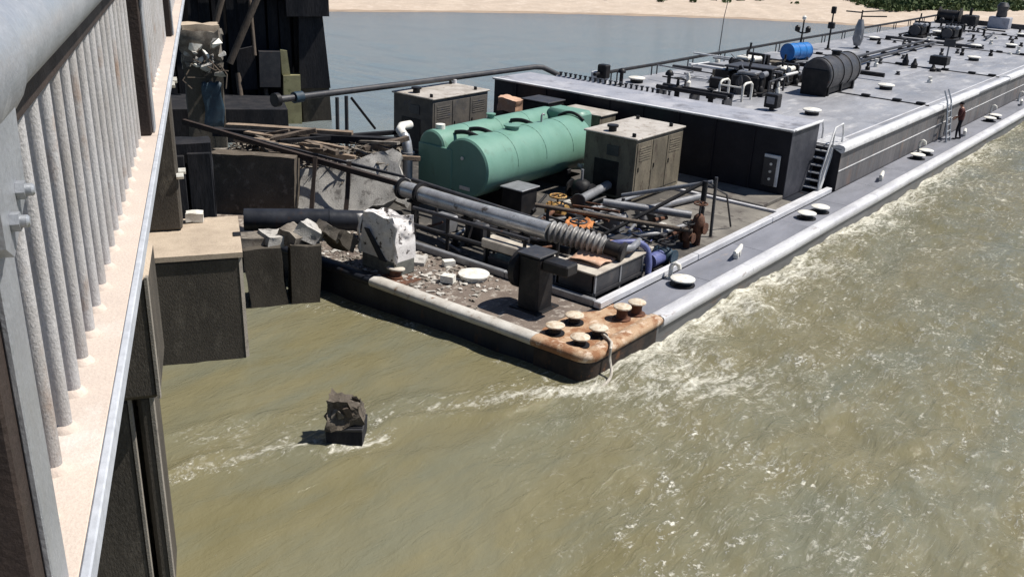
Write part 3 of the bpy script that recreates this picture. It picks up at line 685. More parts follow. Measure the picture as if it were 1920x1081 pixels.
mb = MB(); mb.box(LEN - 1.6, LEN - 1.3, 1.5, 15, 1.604, 2.0, .02); obj('stern_coaming', mb, 'dark_steel', trunk, 0)
# tank lids on the trunk
lid_src = None
for (x, y, r_) in ((33.5, 5.0, .42), (23.4, 4.9, .40), (50.8, 5.0, .42), (58.5, 6.7, .42), (61.7, 5.1, .42), (24.2, 14.2, .42), (47.5, 6.3, .5), (30.5, 12.8, .42), (66, 11.5, .42), (71.5, 6.4, .42), (39, 12.6, .4), (56, 13.2, .4)):
    if lid_src is None:
        lid_src = obj('tank_hatch', MB().lathe([(.32, 0), (.32, .16), (.30, .17)], 18), 'black_steel', trunk, 40)
        obj('lid', MB().lathe([(.40, .17), (.42, .19), (.42, .235), (.36, .26), (.1, .275), (.06, .30)], 20), 'cap_white', lid_src, 40)
        lid_src.matrix_basis = Matrix.Translation((x, y, 1.602))
    else:
        copy_part(lid_src, trunk, Matrix.Translation((x, y, 1.602)) @ Matrix.Rotation(x, 4, 'Z') @ Matrix.Scale(r_ / .42, 4))
# twin pipelines and branch lines on deck
def pipe(name, pts, r_, m, parent, seg=10): return obj(name, MB().tube(pts, r_, seg), m, parent, 60)
pipe('deck_pipe', [(43.2, 9.15, 1.83), (57.0, 9.15, 1.83)], .09, 'dark_steel', trunk)
pipe('deck_pipe', [(43.2, 10.0, 1.83), (57.0, 10.0, 1.83)], .09, 'dark_steel', trunk)
pipe('deck_pipe', [(36.5, 8.6, 1.85), (43.1, 9.1, 1.85)], .11, 'black_steel', trunk)
pipe('deck_pipe', [(36.0, 14.2, 1.9), (36.2, 6.0, 1.9)], .12, 'black_steel', trunk)
pipe('deck_pipe', [(57.4, 6.5, 1.8), (57.4, 12.8, 1.8)], .10, 'dark_steel', trunk)
pipe('deck_pipe', [(64.5, 7.5, 1.8), (70, 8.2, 1.8)], .08, 'dark_steel', trunk)
for x in (45, 48.5, 52, 55.5):
    mb = MB(); mb.box(x - .05, x + .05, 8.95, 10.2, 1.604, 1.74); obj('pipe_rest', mb, 'dark_steel', trunk, 0)
# bitts, cleats, hatches on the main deck
def bitt(x, y, r_, h, post='black_steel', capm='cap_white', lean=0):
    o = obj('bitt', MB().lathe([(r_ * 1.15, 0), (r_ * 1.15, .03), (r_ * .72, .04), (r_ * .66, h * .7), (r_ * .8, h)], 16), post, barge, 40); o.location = (x, y, .019); o.rotation_euler = (0, R(lean), 0)
    obj('bitt_cap', MB().lathe([(r_ * .9, h), (r_ * 1.12, h + .02), (r_ * 1.12, h + .05), (r_ * .9, h + .075), (r_ * .3, h + .085)], 18), capm, o, 40); return o
for (x, y) in ((-.36, 1.40), (.47, 1.42), (-.50, .60), (.24, .58)): bitt(x, y, .205, .17, 'black_steel', 'cap_tan')
for (x, y) in ((1.50, .72), (2.02, .62)): bitt(x, y, .20, .28, 'rust', 'cap_tan')
bitt(-.36, 6.62, .22, .20, 'rust', 'pale_top', 8)
bitt(4.68, .78, .30, .14); 
for (x, y) in ((13.35, .80), (14.45, .76), (25.8, .83), (27.0, .82), (38.2, .77), (39.4, .77), (52, .8), (53.2, .8)): bitt(x, y, .28, .15)
mb = MB(); mb.lathe([(.36, 0), (.36, .10), (.42, .11), (.42, .15), (.34, .17), (.05, .18)], 22); o = obj('deck_hatch', mb, 'cap_white', barge, 40); o.location = (1.05, 5.08, .013)
mb = MB(); mb.rock((1.0, .9, .05), 5, 4, .5); o = obj('rust_patch', mb, 'rust', barge, 50); o.location = (-.5, 6.45, .02)
def cleat(x, y, rz):
    mb = MB(); mb.tube([(-.42, 0, .26), (-.25, 0, .20), (.25, 0, .20), (.42, 0, .26)], [.05, .075, .075, .05], 8)
    mb.box(-.2, -.08, -.07, .07, 0, .2, .02); mb.box(.08, .2, -.07, .07, 0, .2, .02)
    o = obj('kevel', mb, 'cap_white', barge, 40); o.location = (x, y, .013); o.rotation_euler = (0, 0, R(rz))
for x in (7.9, 20.7, 33.0, 45.5): cleat(x, .72, 12)
def goose(x, y, h=.55):
    mb = MB(); mb.tube([(0, 0, 0), (0, 0, h * .7), (.03, 0, h * .9), (.12, 0, h), (.21, 0, h * .9), (.23, 0, h * .68)], .06, 10); mb.cyl((0, 0, 0), (0, 0, .03), .11, 12)
    o = obj('gooseneck_vent', mb, 'cap_white', barge, 50); o.location = (x, y, .013); o.rotation_euler = (0, 0, R(-70))
for x in (27.2, 40.2, 47): goose(x, 1.2)
goose(4.9, 1.28, .45)
# far side cargo pipe on the bow, carried on posts to the trunk
fp = thing('cargo_pipe', 'long dark grey pipe carried on posts along far side of bow', 'pipe')
pipe('pipe_run', [(3.7, 16.2, 2.80), (10, 16.2, 2.70), (18.4, 16.2, 2.60), (18.9, 16.1, 2.55), (19.6, 15.7, 2.2), (20.0, 15.5, 1.7)], .12, 'dark_steel', fp, 14)
obj('end_flange', MB().cyl((3.55, 16.2, 2.80), (3.72, 16.2, 2.80), .24, 16), 'black_steel', fp, 40)
obj('valve_body', MB().cyl((4.4, 16.2, 2.79), (4.75, 16.2, 2.79), .2, 12), 'teal_paint', fp, 40)
for (x, m_) in ((6.3, 'dark_steel'), (6.75, 'dark_steel'), (12.75, 'edge_white')):
    pipe('support_post', [(x, 16.1, .013), (x, 16.1, 2.60)], .07 if m_ != 'edge_white' else .09, m_, fp)
pipe('diagonal_brace', [(7.0, 16.1, 2.5), (8.2, 16.1, 1.2)], .05, 'black_steel', fp)
# far side handrail of pipe on paired stands along the trunk
hr = thing('trunk_handrail', 'dark pipe handrail on paired stands along far edge of trunk deck', 'handrail')
for a, c in ((21.5, 33), (33, 46), (46, 60), (60, 78.5)):
    pipe('rail_pipe', [(a, 14.95, 2.14), ((a + c) / 2, 14.95, 2.12), (c, 14.95, 2.14)], .085, 'black_steel', hr)
for x in np.arange(23.0, 78, 3.9):
    for dx in (0, .55): pipe('stand', [(x + dx, 14.95, 1.604), (x + dx, 14.95, 2.1)], .035, 'dark_steel', hr, 6)
# companion ladder from the side deck to the trunk
st = thing('ship_ladder', 'grey steel ladder with open treads beside the black house', 'ladder', (16.75, 2.0, .013))
SX = .85; SZ = 1.58
for y in (-.22, .56):
    mb = MB(); mb.prism([(-.02, 0), (.22, 0), (SX + .18, SZ), (SX - .06, SZ)], y - .045, y + .045, Matrix(((1, 0, 0, 0), (0, 0, 1, 0), (0, 1, 0, 0), (0, 0, 0, 1)))); obj('stringer', mb, 'edge_white', st, 0)
    pipe('handrail', [(.05, y, .1), (.05, y, .75), (SX + .0, y, SZ + .75), (SX + .75, y, SZ + .8), (SX + .95, y, SZ + .4), (SX + .95, y, SZ)], .036, 'edge_white', st, 8)
    pipe('handrail_post', [(SX, y, SZ), (SX, y, SZ + .75)], .025, 'galv', st, 8)
for k in range(6):
    t = (k + .6) / 6.2; mb = MB(); mb.box(SX * t - .02, SX * t + .20, -.19, .53, SZ * t - .03, SZ * t + .02, .004); obj('tread', mb, 'edge_white', st, 0)
for k in range(8):
    mb = MB(); mb.box(SX + .12 + k * .2, SX + .26 + k * .2, -.25, .58, SZ + .06, SZ + .09, .004); obj('landing_bar', mb, 'edge_white', st, 0)

# ================================================================== THINGS ABOARD, BOW AND WELL
rr = random.Random(21)
# ---- green twin tanks
tk = thing('fuel_tanks', 'pair of pale green horizontal tanks joined side by side in the well', 'tank', (5.75, 9.5, .013))
def tank(y, R_, x0, x1, zc, name='tank_shell'):
    ring = [(0, R_ - .10), (.0, R_ - .05), (.03, R_)]
    M_ = Matrix.Translation((x0, y, zc)) @ Matrix(((0, 0, 1, 0), (0, 1, 0, 0), (-1, 0, 0, 0), (0, 0, 0, 1)))
    Lh = x1 - x0; prof_ = [(.02, .05), (R_ * .5, .03), (R_ - .06, 0.0), (R_, .05), (R_, Lh - .30), (R_ * .93, Lh - .12), (R_ * .75, Lh - .02), (R_ * .4, Lh + .05), (.02, Lh + .07)]
    return obj(name, MB().lathe(prof_, 56, M_), 'tank_green', tk, 35)
t1 = tank(0, .98, 0, 6.3, 1.33)
t2 = tank(1.48, .56, .02, 6.75, 1.78)
for x in (1.25, 4.9):
    mb = MB(); mb.box(x - .12, x + .12, -.8, .8, 0, .62, .02); obj('saddle', mb, 'black_steel', tk, 0)
    mb = MB(); mb.box(x - .10, x + .10, 1.05, 1.95, 0, 1.35, .02); obj('saddle', mb, 'black_steel', tk, 0)
mb = MB(); mb.box(-.02, .06, .55, 2.03, .12, 1.86, .02); obj('end_plate', mb, 'tank_green', tk, 0)
mb = MB(); mb.box(6.0, 6.9, -.35, 1.2, .3, 2.42, .12); obj('end_box', mb, 'tank_green', tk, 40)
for x in (.75, 1.5, 3.75):
    pts = [(x, .12 + .95 * k / 10, 2.25 + .07 * math.sin(PI * k / 10) - .02 * (k / 10)) for k in range(11)]
    pipe('tie_strap', pts, .075, 'black_steel', tk, 8)
pts = [(5.95, -.55 + 1.1 * k / 10, 2.05 + .36 * math.sin(PI * (k + 2) / 14)) for k in range(11)]; pipe('tie_strap', pts, .055, 'black_steel', tk, 8)
for x in (1.6, 3.2, 4.8):
    obj('weld_seam', MB().tube([(x, .985 * math.cos(R(a)), 1.33 + .985 * math.sin(R(a))) for a in range(-60, 181, 12)], .012, 6), 'tank_green', t1, 50)
    obj('weld_seam', MB().tube([(x, 1.48 + .563 * math.cos(R(a)), 1.78 + .563 * math.sin(R(a))) for a in range(-30, 200, 14)], .010, 6), 'tank_green', t2, 50)
obj('manhole', MB().lathe([(.24, 0), (.24, .10), (.29, .11), (.29, .15), (.05, .17)], 20, T(2.4, -.02, 2.29)), 'tank_green', t1, 40)
obj('vent_stub', MB().tube([(4.1, 0, 2.28), (4.1, 0, 2.52), (4.16, 0, 2.58), (4.26, 0, 2.54)], .035, 8), 'grey_steel', t1, 50)
obj('drain_valve', MB().cyl((5.2, -.95, .75), (5.2, -1.12, .7), .07, 10).cyl((5.2, -1.12, .6), (5.2, -1.12, .82), .05, 8), 'cap_white', t1, 40)
obj('gauge', MB().cyl((-.03, .1, 1.65), (.0, .1, 1.65), .06, 12), 'cap_white', t1, 40)
obj('name_plate', MB().box(-.02, .004, -.25, .18, .62, .74), 'cap_white', t1, 0)
obj('filler_cap', MB().lathe([(.13, 0), (.13, .12), (.17, .13), (.17, .17), (.05, .19)], 14, T(3.1, 1.48, 2.33)), 'tank_green', t2, 40)
obj('filler_cap', MB().lathe([(.16, 0), (.16, .16), (.05, .18)], 14, T(.45, 1.48, 2.32)), 'cap_white', t2, 40)
# white vent pipe dropping at the bow end
vp = thing('vent_pipe', 'pale grey downpipe with elbow at bow end of green tanks', 'pipe', (5.42, 11.72, .013))
pipe('riser', [(0, 0, 0), (0, 0, 1.55), (0, .06, 1.85), (.1, .25, 2.0)], .17, 'galv', vp, 14)
pipe('elbow', [(.1, .25, 2.0), (.35, .7, 2.1), (.75, 1.0, 2.12), (1.2, 1.05, 2.1)], .15, 'cap_white', vp, 14)
obj('flange', MB().cyl((0, 0, 1.45), (0, 0, 1.53), .23, 16), 'grey_steel', vp, 40)

# ---- machinery cabinets
def cabinet(loc, sx, sy, h, label, body='cabinet', rz=0):
    c = thing('machinery_cabinet', label, 'cabinet', loc, rz, 'machinery cabinets on the barge')
    mb = MB(); mb.box(0, sx, 0, sy, .10, h, .02); bd = obj('body', mb, body, c, 0)
    mb = MB(); mb.box(.04, sx - .04, .04, sy - .04, 0, .099); obj('skid', mb, 'black_steel', c, 0)
    mb = MB(); mb.box(-.06, sx + .06, -.06, sy + .06, h + .002, h + .07, .02); rf = obj('roof', mb, 'cabinet_top', c, 0)
    for k in range(3):                                   # doors on the long near side
        x0 = .08 + k * (sx - .16) / 3
        mb = MB(); mb.box(x0 + .02, x0 + (sx - .16) / 3 - .02, -.022, -.001, .28, h - .12, .006); d = obj('door', mb, body, c, 0)
        obj('handle', MB().box(x0 + .12, x0 + .16, -.05, -.023, h * .5, h * .5 + .16, .005), 'black_steel', d, 0)
        if k != 1:
            for q in range(6):
                z = h - .75 + q * .085; obj('louvre', MB().box(x0 + .16, x0 + (sx - .16) / 3 - .14, -.034, -.0225, z, z + .05, .004), body, d, 0)
    mb = MB(); mb.box(-.02, -.001, sy * .30, sy * .78, .2, h * .62, .005); obj('radiator_grille', mb, 'black_steel', c, 0)
    mb = MB(); mb.box(-.025, -.001, sy * .32, sy * .55, h * .70, h * .86, .005); obj('panel', mb, 'dark_steel', c, 0)
    obj('exhaust', MB().cyl((.42, sy * .6, h + .071), (.42, sy * .6, h + .22), .14, 14).cyl((.42, sy * .6, h + .22), (.42, sy * .6, h + .29), .20, 14), 'black_steel', rf, 40)
    for (x, y) in ((.15, .2), (sx - .5, .25), (sx - .3, sy - .3)):
        obj('lifting_lug', MB().box(x - .03, x + .03, y - .07, y + .07, h + .071, h + .2, .015), 'black_steel', rf, 0)
    return c
cabinet((10.25, 5.82, .013), 3.25, 2.05, 2.22, 'tan louvred machinery cabinet in front of the black house wall')
cabinet((9.5, 14.35, .20), 3.3, 2.05, 2.18, 'dirty dark sided machinery cabinet behind green tanks under the far pipe', 'cabinet_dark')
sk = solo('storage_box', MB().box(0, 1.1, 0, 1.9, 0, 1.9, .03), 'cabinet', 'low pale box between green tanks and black house wall', 'box', (13.4, 9.3, .17))
mb = MB(); mb.box(-.05, 1.15, -.05, 1.95, 1.902, 1.95, .01); obj('lid', mb, 'cabinet_top', sk, 0)
dk = thing('pump_box', 'black square housing behind the far end of green tanks', 'housing', (13.0, 11.5, .17))
obj('body', MB().box(0, 1.1, 0, 1.25, 0, 2.1, .04), 'black_steel', dk, 0); obj('lid', MB().box(-.04, 1.14, -.04, 1.29, 2.102, 2.15, .01), 'dark_steel', dk, 0)
bo = thing('white_bundle', 'small pale bundle on a stand by the black house wall', 'bundle', (13.9, 14.0, .17))
mb = MB(); mb.rock((.75, .95, .5), 88, 5, .28, T(0, 0, .22)); b_ = obj('wrapping', mb, 'tan_sheet', bo, 50); b_.location = (0, 0, 1.4)
obj('stand', MB().box(-.25, .25, -.25, .25, 0, 1.4, .02), 'black_steel', bo, 0)

# ---- small black box, ball valve, yellow valve, manifold in front of the tanks
jb = thing('battery_box', 'small black box with grey lid beside the green tank', 'box', (6.3, 7.55, .013))
obj('case', MB().box(0, .85, 0, .80, 0, .85, .02), 'black_steel', jb, 0); obj('lid', MB().box(-.06, .91, -.06, .86, .852, .90, .015), 'grey_steel', jb, 0)
def handwheel(parent, loc, r_, m, axis='Z', spokes=4):
    mb = MB(); mb.tube([(r_ * math.cos(2 * PI * k / 20), r_ * math.sin(2 * PI * k / 20), 0) for k in range(21)], r_ * .12, 6)
    for k in range(spokes):
        a = PI * k / spokes * 2; mb.cyl((0, 0, 0), (r_ * math.cos(a), r_ * math.sin(a), 0), r_ * .08, 5)
    o = obj('handwheel', mb, m, parent, 60); o.location = loc
    if axis == 'X': o.rotation_euler = (0, PI / 2, 0)
    if axis == 'Y': o.rotation_euler = (PI / 2, 0, 0)
    return o
def valve(name, label, loc, h, body_r, m, wm, rz=0, stem='dark_steel'):
    v = thing(name, label, 'valve', loc, rz)
    obj('body', MB().lathe([(body_r * .6, 0), (body_r * .6, h * .25), (body_r, h * .3), (body_r * 1.05, h * .5), (body_r * .8, h * .66), (body_r * .4, h * .72)], 14), m, v, 50)
    obj('flange', MB().cyl((0, -body_r * 1.3, h * .42), (0, -body_r * 1.1, h * .42), body_r * .9, 14), m, v, 40)
    obj('flange', MB().cyl((0, body_r * 1.1, h * .42), (0, body_r * 1.3, h * .42), body_r * .9, 14), m, v, 40)
    obj('stem', MB().cyl((0, 0, h * .7), (0, 0, h), body_r * .14, 8), stem, v, 40)
    if wm: handwheel(v, (0, 0, h * .96), body_r * 1.0, wm)
    return v
valve('ball_valve', 'black ball valve with upright stem beside green tank', (8.9, 7.0, .013), 1.25, .34, 'black_steel', None, 0, 'grey_steel')
valve('gate_valve', 'yellow rusty gate valve by the green tank', (6.9, 6.55, .013), .85, .26, 'yellow', 'yellow')
valve('gate_valve', 'dark valve with handwheel behind the corrugated hose', (4.9, 4.4, .013), .95, .24, 'dark_steel', 'dark_steel')
mf = thing('pipe_manifold', 'tangle of dark pipes and flanges on the well deck', 'pipes', (0, 0, .013))
for pts, r_, m_ in (
    ([(7.7, 6.3, .55), (10.1, 6.7, .55)], .15, 'grey_steel'), ([(7.5, 5.9, .35), (10.2, 5.7, .35)], .07, 'grey_steel'), ([(7.5, 5.5, .5), (10.2, 5.35, .5)], .06, 'grey_steel'),
    ([(4.2, 6.6, .3), (8.9, 5.2, .3)], .10, 'dark_steel'), ([(5.0, 3.2, .25), (5.0, 6.4, .25), (6.6, 6.6, .3)], .09, 'dark_steel'),
    ([(3.9, 8.6, .35), (3.9, 4.0, .35)], .11, 'black_steel'), ([(4.4, 10.5, .5), (4.5, 3.4, .45)], .08, 'dark_steel'), ([(2.6, 10.5, .3), (2.7, 2.4, .25)], .07, 'dark_steel'),
    ([(5.6, 4.6, .2), (7.6, 3.2, .2), (9.4, 3.0, .2)], .09, 'grey_steel'), ([(6.2, 2.5, .25), (9.6, 2.9, .25)], .07, 'black_steel'),
    ([(9.3, 5.0, .15), (12.6, 4.4, .15)], .12, 'grey_steel'), ([(8.0, 4.8, .2), (8.0, 4.8, .9)], .06, 'dark_steel'), ([(5.6, 6.0, .1), (5.6, 6.0, .8), (5.9, 5.6, .9)], .06, 'dark_steel')):
    pipe('pipe', pts, r_, m_, mf)
for (x, y, z, r_) in ((7.7, 6.3, .55, .24), (4.2, 6.6, .3, .2), (3.9, 6.4, .35, .2), (3.9, 4.6, .35, .2), (5.0, 4.4, .25, .17), (4.45, 6, .47, .16), (7.0, 5.75, .3, .18), (6.4, 4.0, .2, .17)):
    obj('flange', MB().cyl((x - .04, y - .02, z), (x + .04, y + .02, z), r_, 12), 'dark_steel', mf, 40)
for (x, y, sx, sy, h) in ((4.6, 5.2, .5, .5, .55), (5.6, 3.4, .6, .4, .4), (7.2, 4.4, .45, .6, .5), (3.2, 6.6, .4, .5, .6), (3.3, 8.0, .5, .7, .5), (8.9, 4.1, .8, .5, .35), (6.2, 5.4, .5, .35, .65), (4.9, 7.3, .5, .6, .4)):
    obj('pump_casing', MB().box(x, x + sx, y, y + sy, 0, h, .05), rr.choice(['black_steel', 'dark_steel', 'grey_steel']), mf, 0)
cq = random.Random(77)
for k in range(46):
    x = cq.uniform(2.4, 8.6); y = cq.uniform(2.0, 8.2)
    if x > 4.9 and y > 7.2: continue
    L_ = cq.uniform(.5, 2.0); a = cq.choice([0, PI / 2]) + cq.uniform(-.35, .35); z = cq.uniform(.08, .5)
    pipe('loose_pipe', [(x, y, z), (x + L_ * math.cos(a), max(1.8, y + L_ * math.sin(a) * (1 if y < 5 else -1)), z + cq.uniform(-.06, .2))], cq.uniform(.025, .075), cq.choice(['black_steel', 'dark_steel', 'dark_steel', 'grey_steel', 'rust']), mf, 8)
for k in range(26):
    x = cq.uniform(2.5, 8.4); y = cq.uniform(2.1, 7.6); s_ = cq.uniform(.12, .42)
    if x > 4.9 and y > 7.0: continue
    if k % 2: obj('fitting', MB().box(x, x + s_, y, y + s_ * cq.uniform(.6, 1.4), .01, s_ * cq.uniform(.7, 1.6), .02), cq.choice(['black_steel', 'dark_steel', 'grey_steel', 'litter']), mf, 0)
    else: obj('fitting', MB().lathe([(s_ * .5, 0), (s_ * .55, s_ * .3), (s_ * .3, s_ * .5), (s_ * .42, s_ * .9), (s_ * .2, s_ * 1.2)], 12, T(x, y, .012)), cq.choice(['black_steel', 'dark_steel', 'grey_steel']), mf, 40)
for k in range(9):
    p = Vector((cq.uniform(3, 8), cq.uniform(2.2, 6.5), .05)); pts = [p]
    for q in range(7): p = p + Vector((cq.uniform(-.45, .45), cq.uniform(-.45, .45), 0)); p.y = max(1.85, p.y); pts.append(Vector((p.x, p.y, .04 + .05 * cq.random())))
    pipe('cable', pts, .022, cq.choice(['black_steel', 'dark_steel', 'blue_hose', 'litter']), mf, 6)
# orange rags
mb = MB(); rows = []
for i in range(10):
    rows.append([(i * .09 - .4 + .05 * math.sin(3 * j), j * .09 - .4, .05 + .16 * abs(mnoise.noise(Vector((i * .45, j * .5, 2)))) + .05 * math.sin(i * 1.3) * math.cos(j)) for j in range(10)])
mb.loft(rows); rg_ = solo('orange_tarp', mb, 'orange', 'crumpled orange cloth among pipes behind the hose', 'cloth', (5.5, 4.75, .56), 20); rg_.modifiers.new('t', 'SOLIDIFY').thickness = .015
# ---- silver loading pipe with corrugated hose
lp = thing('loading_pipe', 'fat silver pipe lying across bow with corrugated hose end', 'pipe', (0, 0, 0))
P0 = Vector((3.15, 9.9, 1.12)); P1 = Vector((2.85, 3.95, 1.18))
pipe('pipe_barrel', [P0, P0.lerp(P1, .5) + Vector((0, 0, -.02)), P1], .25, 'silver_pipe', lp, 24)
for t in (.03, .16): 
    q = P0.lerp(P1, t); d = (P1 - P0).normalized() * .05; obj('flange', MB().cyl(q - d, q + d, .33, 20), 'black_steel', lp, 40)
pts = []; rad = []
for k in range(61):
    t = k / 60; pts.append(P1 + Vector((.05 + .35 * t, -1.55 * t, -.04 * t - .10 * t * t))); rad.append(.25 + .055 * math.sin(k * 2 * PI / 6))
obj('corrugated_hose', MB().tube(pts, rad, 20), 'hose_grey', lp, 70)
e = pts[-1]; obj('coupling', MB().cyl(e, e + Vector((.12, -.5, -.08)), .2, 14).cyl(e + Vector((.1, -.42, -.07)), e + Vector((.12, -.5, -.08)), .29, 14), 'black_steel', lp, 40)
pipe('tail_pipe', [e + Vector((.1, -.3, 0)), e + Vector((.5, -.5, -.02)), e + Vector((1.2, -.3, -.05))], .10, 'grey_steel', lp)
for t in (.12, .5, .86):
    q = P0.lerp(P1, t); obj('cradle', MB().box(q.x - .12, q.x + .12, q.y - .06, q.y + .06, .02, q.z - .24, .01).box(q.x - .3, q.x + .3, q.y - .08, q.y + .08, q.z - .26, q.z - .20, .01), 'black_steel', lp, 0)
pb = solo('guard_pipe', MB().tube([(3.75, 9.9, 1.25), (3.5, 6.6, 1.22), (3.3, 3.4, 1.18)], .075, 10), 'dark_steel', 'thin dark pipe running behind the fat silver pipe', 'pipe')
for (x, y, h) in ((3.66, 8.8, 1.18), (3.45, 5.8, 1.15), (3.34, 4.0, 1.12)): pipe('support', [(x, y, .01), (x, y, h)], .05, 'dark_steel', pb)
# ---- pipe guard rail on the bow
gr = thing('guard_rail', 'dark pipe guard rail on posts under the silver pipe', 'railing')
for (z, r_) in ((1.02, .06), (.52, .05)): pipe('rail', [(2.15, 8.35, z), (2.2, 6.9, z), (2.25, 4.2, z)], r_, 'dark_steel', gr)
for y in (8.35, 7.05, 5.55, 4.3): pipe('post', [(2.2, y, .013), (2.2, y, 1.02)], .055, 'black_steel', gr)
bn = thing('cable_box', 'flat grey box on legs at the rail by the black post', 'box', (2.0, 4.15, .013))
obj('tray', MB().box(0, .55, 0, 1.5, .52, .78, .03), 'pale_top', bn, 0)
for (x, y) in ((.05, .06), (.45, .06), (.05, 1.38), (.45, 1.38)): obj('leg', MB().box(x, x + .06, y, y + .06, 0, .519), 'dark_steel', bn, 0)
obj('lower_box', MB().box(.05, .5, .2, 1.3, .0, .30, .03), 'dark_steel', bn, 0)
# ---- black winch post
wp = thing('winch_post', 'thick black steel post with round side plate on the bow deck', 'winch', (.28, 2.42, .013))
obj('column', MB().box(0, .66, 0, .62, 0, 1.42, .05), 'black_steel', wp, 0)
obj('base_plate', MB().box(-.12, .80, -.12, .76, 0, .04, .01), 'black_steel', wp, 0)
sd = obj('side_drum', MB().cyl((.30, .621, .95), (.30, .80, .95), .50, 32).cyl((.30, .80, .95), (.30, .86, .95), .40, 32), 'black_steel', wp, 40)
obj('drum_hub', MB().cyl((.30, .861, .95), (.30, .93, .95), .12, 16), 'dark_steel', sd, 40)
obj('top_plate', MB().box(-.04, .70, -.04, .66, 1.422, 1.47, .01), 'dark_steel', wp, 0)
obj('arm', MB().box(.10, .58, -.75, -.001, 1.10, 1.38, .04), 'black_steel', wp, 0)
# ---- drip tank with sheet on top
dt = thing('drip_tank', 'dark open frame tank with pale top beside the hose end', 'tank', (1.95, 1.86, .013))
obj('shell', MB().box(0, 2.4, 0, 1.2, .12, .70, .02), 'dark_steel', dt, 0)
obj('top', MB().box(-.05, 2.45, -.05, 1.25, .702, .75, .01), 'pale_top', dt, 0)
for (x, y) in ((0, 0), (2.33, 0), (0, 1.13), (2.33, 1.13), (1.2, 0)): obj('leg', MB().box(x, x + .07, y - .02, y + .07, 0, .70), 'grey_steel', dt, 0)
obj('lower_rail', MB().box(0, 2.4, -.045, -.021, .14, .22).box(-.045, -.021, 0, 1.2, .14, .22), 'dark_steel', dt, 0)
mb = MB(); rows = []
for i in range(15):
    rows.append([(i / 14 * 1.9, j / 8 * 1.0, .03 + .05 * math.sin(i * .9 + j * .4) + .10 * max(0, mnoise.noise(Vector((i * .3, j * .35, 8))))) for j in range(9)])
mb.loft(rows); o = solo('tan_sheet', mb, 'tan_sheet', 'wavy tan sheet lying on the dark tank top', 'sheet', (2.35, 1.98, .82), 3); o.modifiers.new('t', 'SOLIDIFY').thickness = .02
pts = [(3.6, 2.7, .95), (3.9, 2.35, 1.02), (4.3, 2.05, 1.02), (4.5, 1.85, .85), (4.45, 1.72, .5), (4.4, 1.7, .16), (4.4, 1.72, .05)]
sp = []
for i in range(len(pts) - 1):
    for k in range(5): sp.append(Vector(pts[i]).lerp(Vector(pts[i + 1]), k / 5))
for _ in range(3): sp = [sp[0]] + [(sp[i - 1] + sp[i] * 2 + sp[i + 1]) / 4 for i in range(1, len(sp) - 1)] + [sp[-1]]
solo('blue_hose', MB().tube(sp, .085, 14), 'blue_hose', 'blue hose arching over the dark tank down to the deck', 'hose')
vv = valve('gate_valve', 'teal valve on the deck behind the near coaming', (5.75, 1.95, .013), .7, .24, 'teal_paint', 'black_steel')
bb = thing('blue_pump', 'small dark blue pump beside the blue hose', 'pump', (5.0, 1.8, .013))
obj('casing', MB().cyl((0, .2, .28), (.55, .2, .28), .2, 16), 'blue_hose', bb, 40); obj('base', MB().box(-.05, .6, 0, .4, 0, .09, .01), 'black_steel', bb, 0)
obj('motor', MB().cyl((.56, .2, .28), (.85, .2, .28), .13, 14), 'dark_steel', bb, 40)
# ---- davit frame with red valve stand
df = thing('pipe_tripod', 'leaning dark pipe tripod braced over the well deck', 'tripod', (0, 0, .013))
pipe('mast', [(8.55, 2.35, 0), (8.6, 2.35, 1.85)], .085, 'black_steel', df); pipe('mast', [(9.1, 2.2, 0), (9.1, 2.25, 1.9)], .05, 'dark_steel', df)
pipe('brace', [(8.6, 2.4, 1.80), (5.8, 4.3, .2)], .06, 'black_steel', df); pipe('brace', [(9.0, 2.3, 1.75), (8.4, 5.1, .85)], .07, 'grey_steel', df)
pipe('boom', [(5.2, 6.2, .95), (7.6, 2.1, .55)], .07, 'timber', df); pipe('lower_tube', [(9.2, 3.0, .5), (7.6, 5.3, .75)], .13, 'grey_steel', df)
pipe('stay', [(8.58, 2.35, 1.80), (9.9, 2.2, 1.2), (10.4, 2.15, .05)], .03, 'dark_steel', df, 6)
rs = valve('valve_stand', 'dark red valve stand under the leaning pipe tripod', (8.05, 2.15, .013), 1.35, .20, 'rust', 'rust')
valve('valve_stand', 'second rusty valve stand near the coaming', (7.6, 2.25, .013), .8, .17, 'rust', 'black_steel')
# ---- white torn crate
cr = thing('wrapped_crate', 'crate under torn white plastic wrap with a dark strap on the bow', 'crate', (-.42, 6.55, .013), -2)
cr.scale = (1, 1, .88)
obj('pallet_box', MB().box(0, .72, 0, 1.32, 0, .48, .03), 'grey_crate', cr, 0)
mb = MB(); rows = []
NR, NC = 22, 48
for i in range(NR):
    z = .47 + 1.30 * i / (NR - 1); row = []
    for j in range(NC + 1):
        a = j / NC * 4; s_ = int(a) % 4; u = a - int(a)
        x, y = [(0 + .74 * u, 0), (.74, 1.34 * u), (.74 - .74 * u, 1.34), (0, 1.34 - 1.34 * u)][s_]
        f_ = i / (NR - 1); nx = mnoise.noise(Vector((x * 2.2, y * 2.2, z * 2.5))); n2 = mnoise.noise(Vector((x * 5, y * 5, z * 4 + 4)))
        sh = max(0, f_ - .35)
        row.append((x + (.37 - x) * .22 * sh + .16 * sh * nx + .05 * n2 * f_, y + (.67 - y) * .16 * sh + .16 * sh * n2 + .04 * nx * f_, z + .16 * sh * nx - (.28 * sh if s_ == 0 else 0)))
    rows.append(row)
for q in range(1, 5):
    c_ = Vector((.42, .67, 1.66)); rows.append([Vector(p).lerp(c_, q / 4.2) + Vector((0, 0, .10 * mnoise.noise(Vector(p) * 4 + Vector((q, 0, 0))))) for p in rows[NR - 1]])
mb.loft(rows); wr_ = obj('plastic_wrap', mb, 'white_sheet', cr, 30)
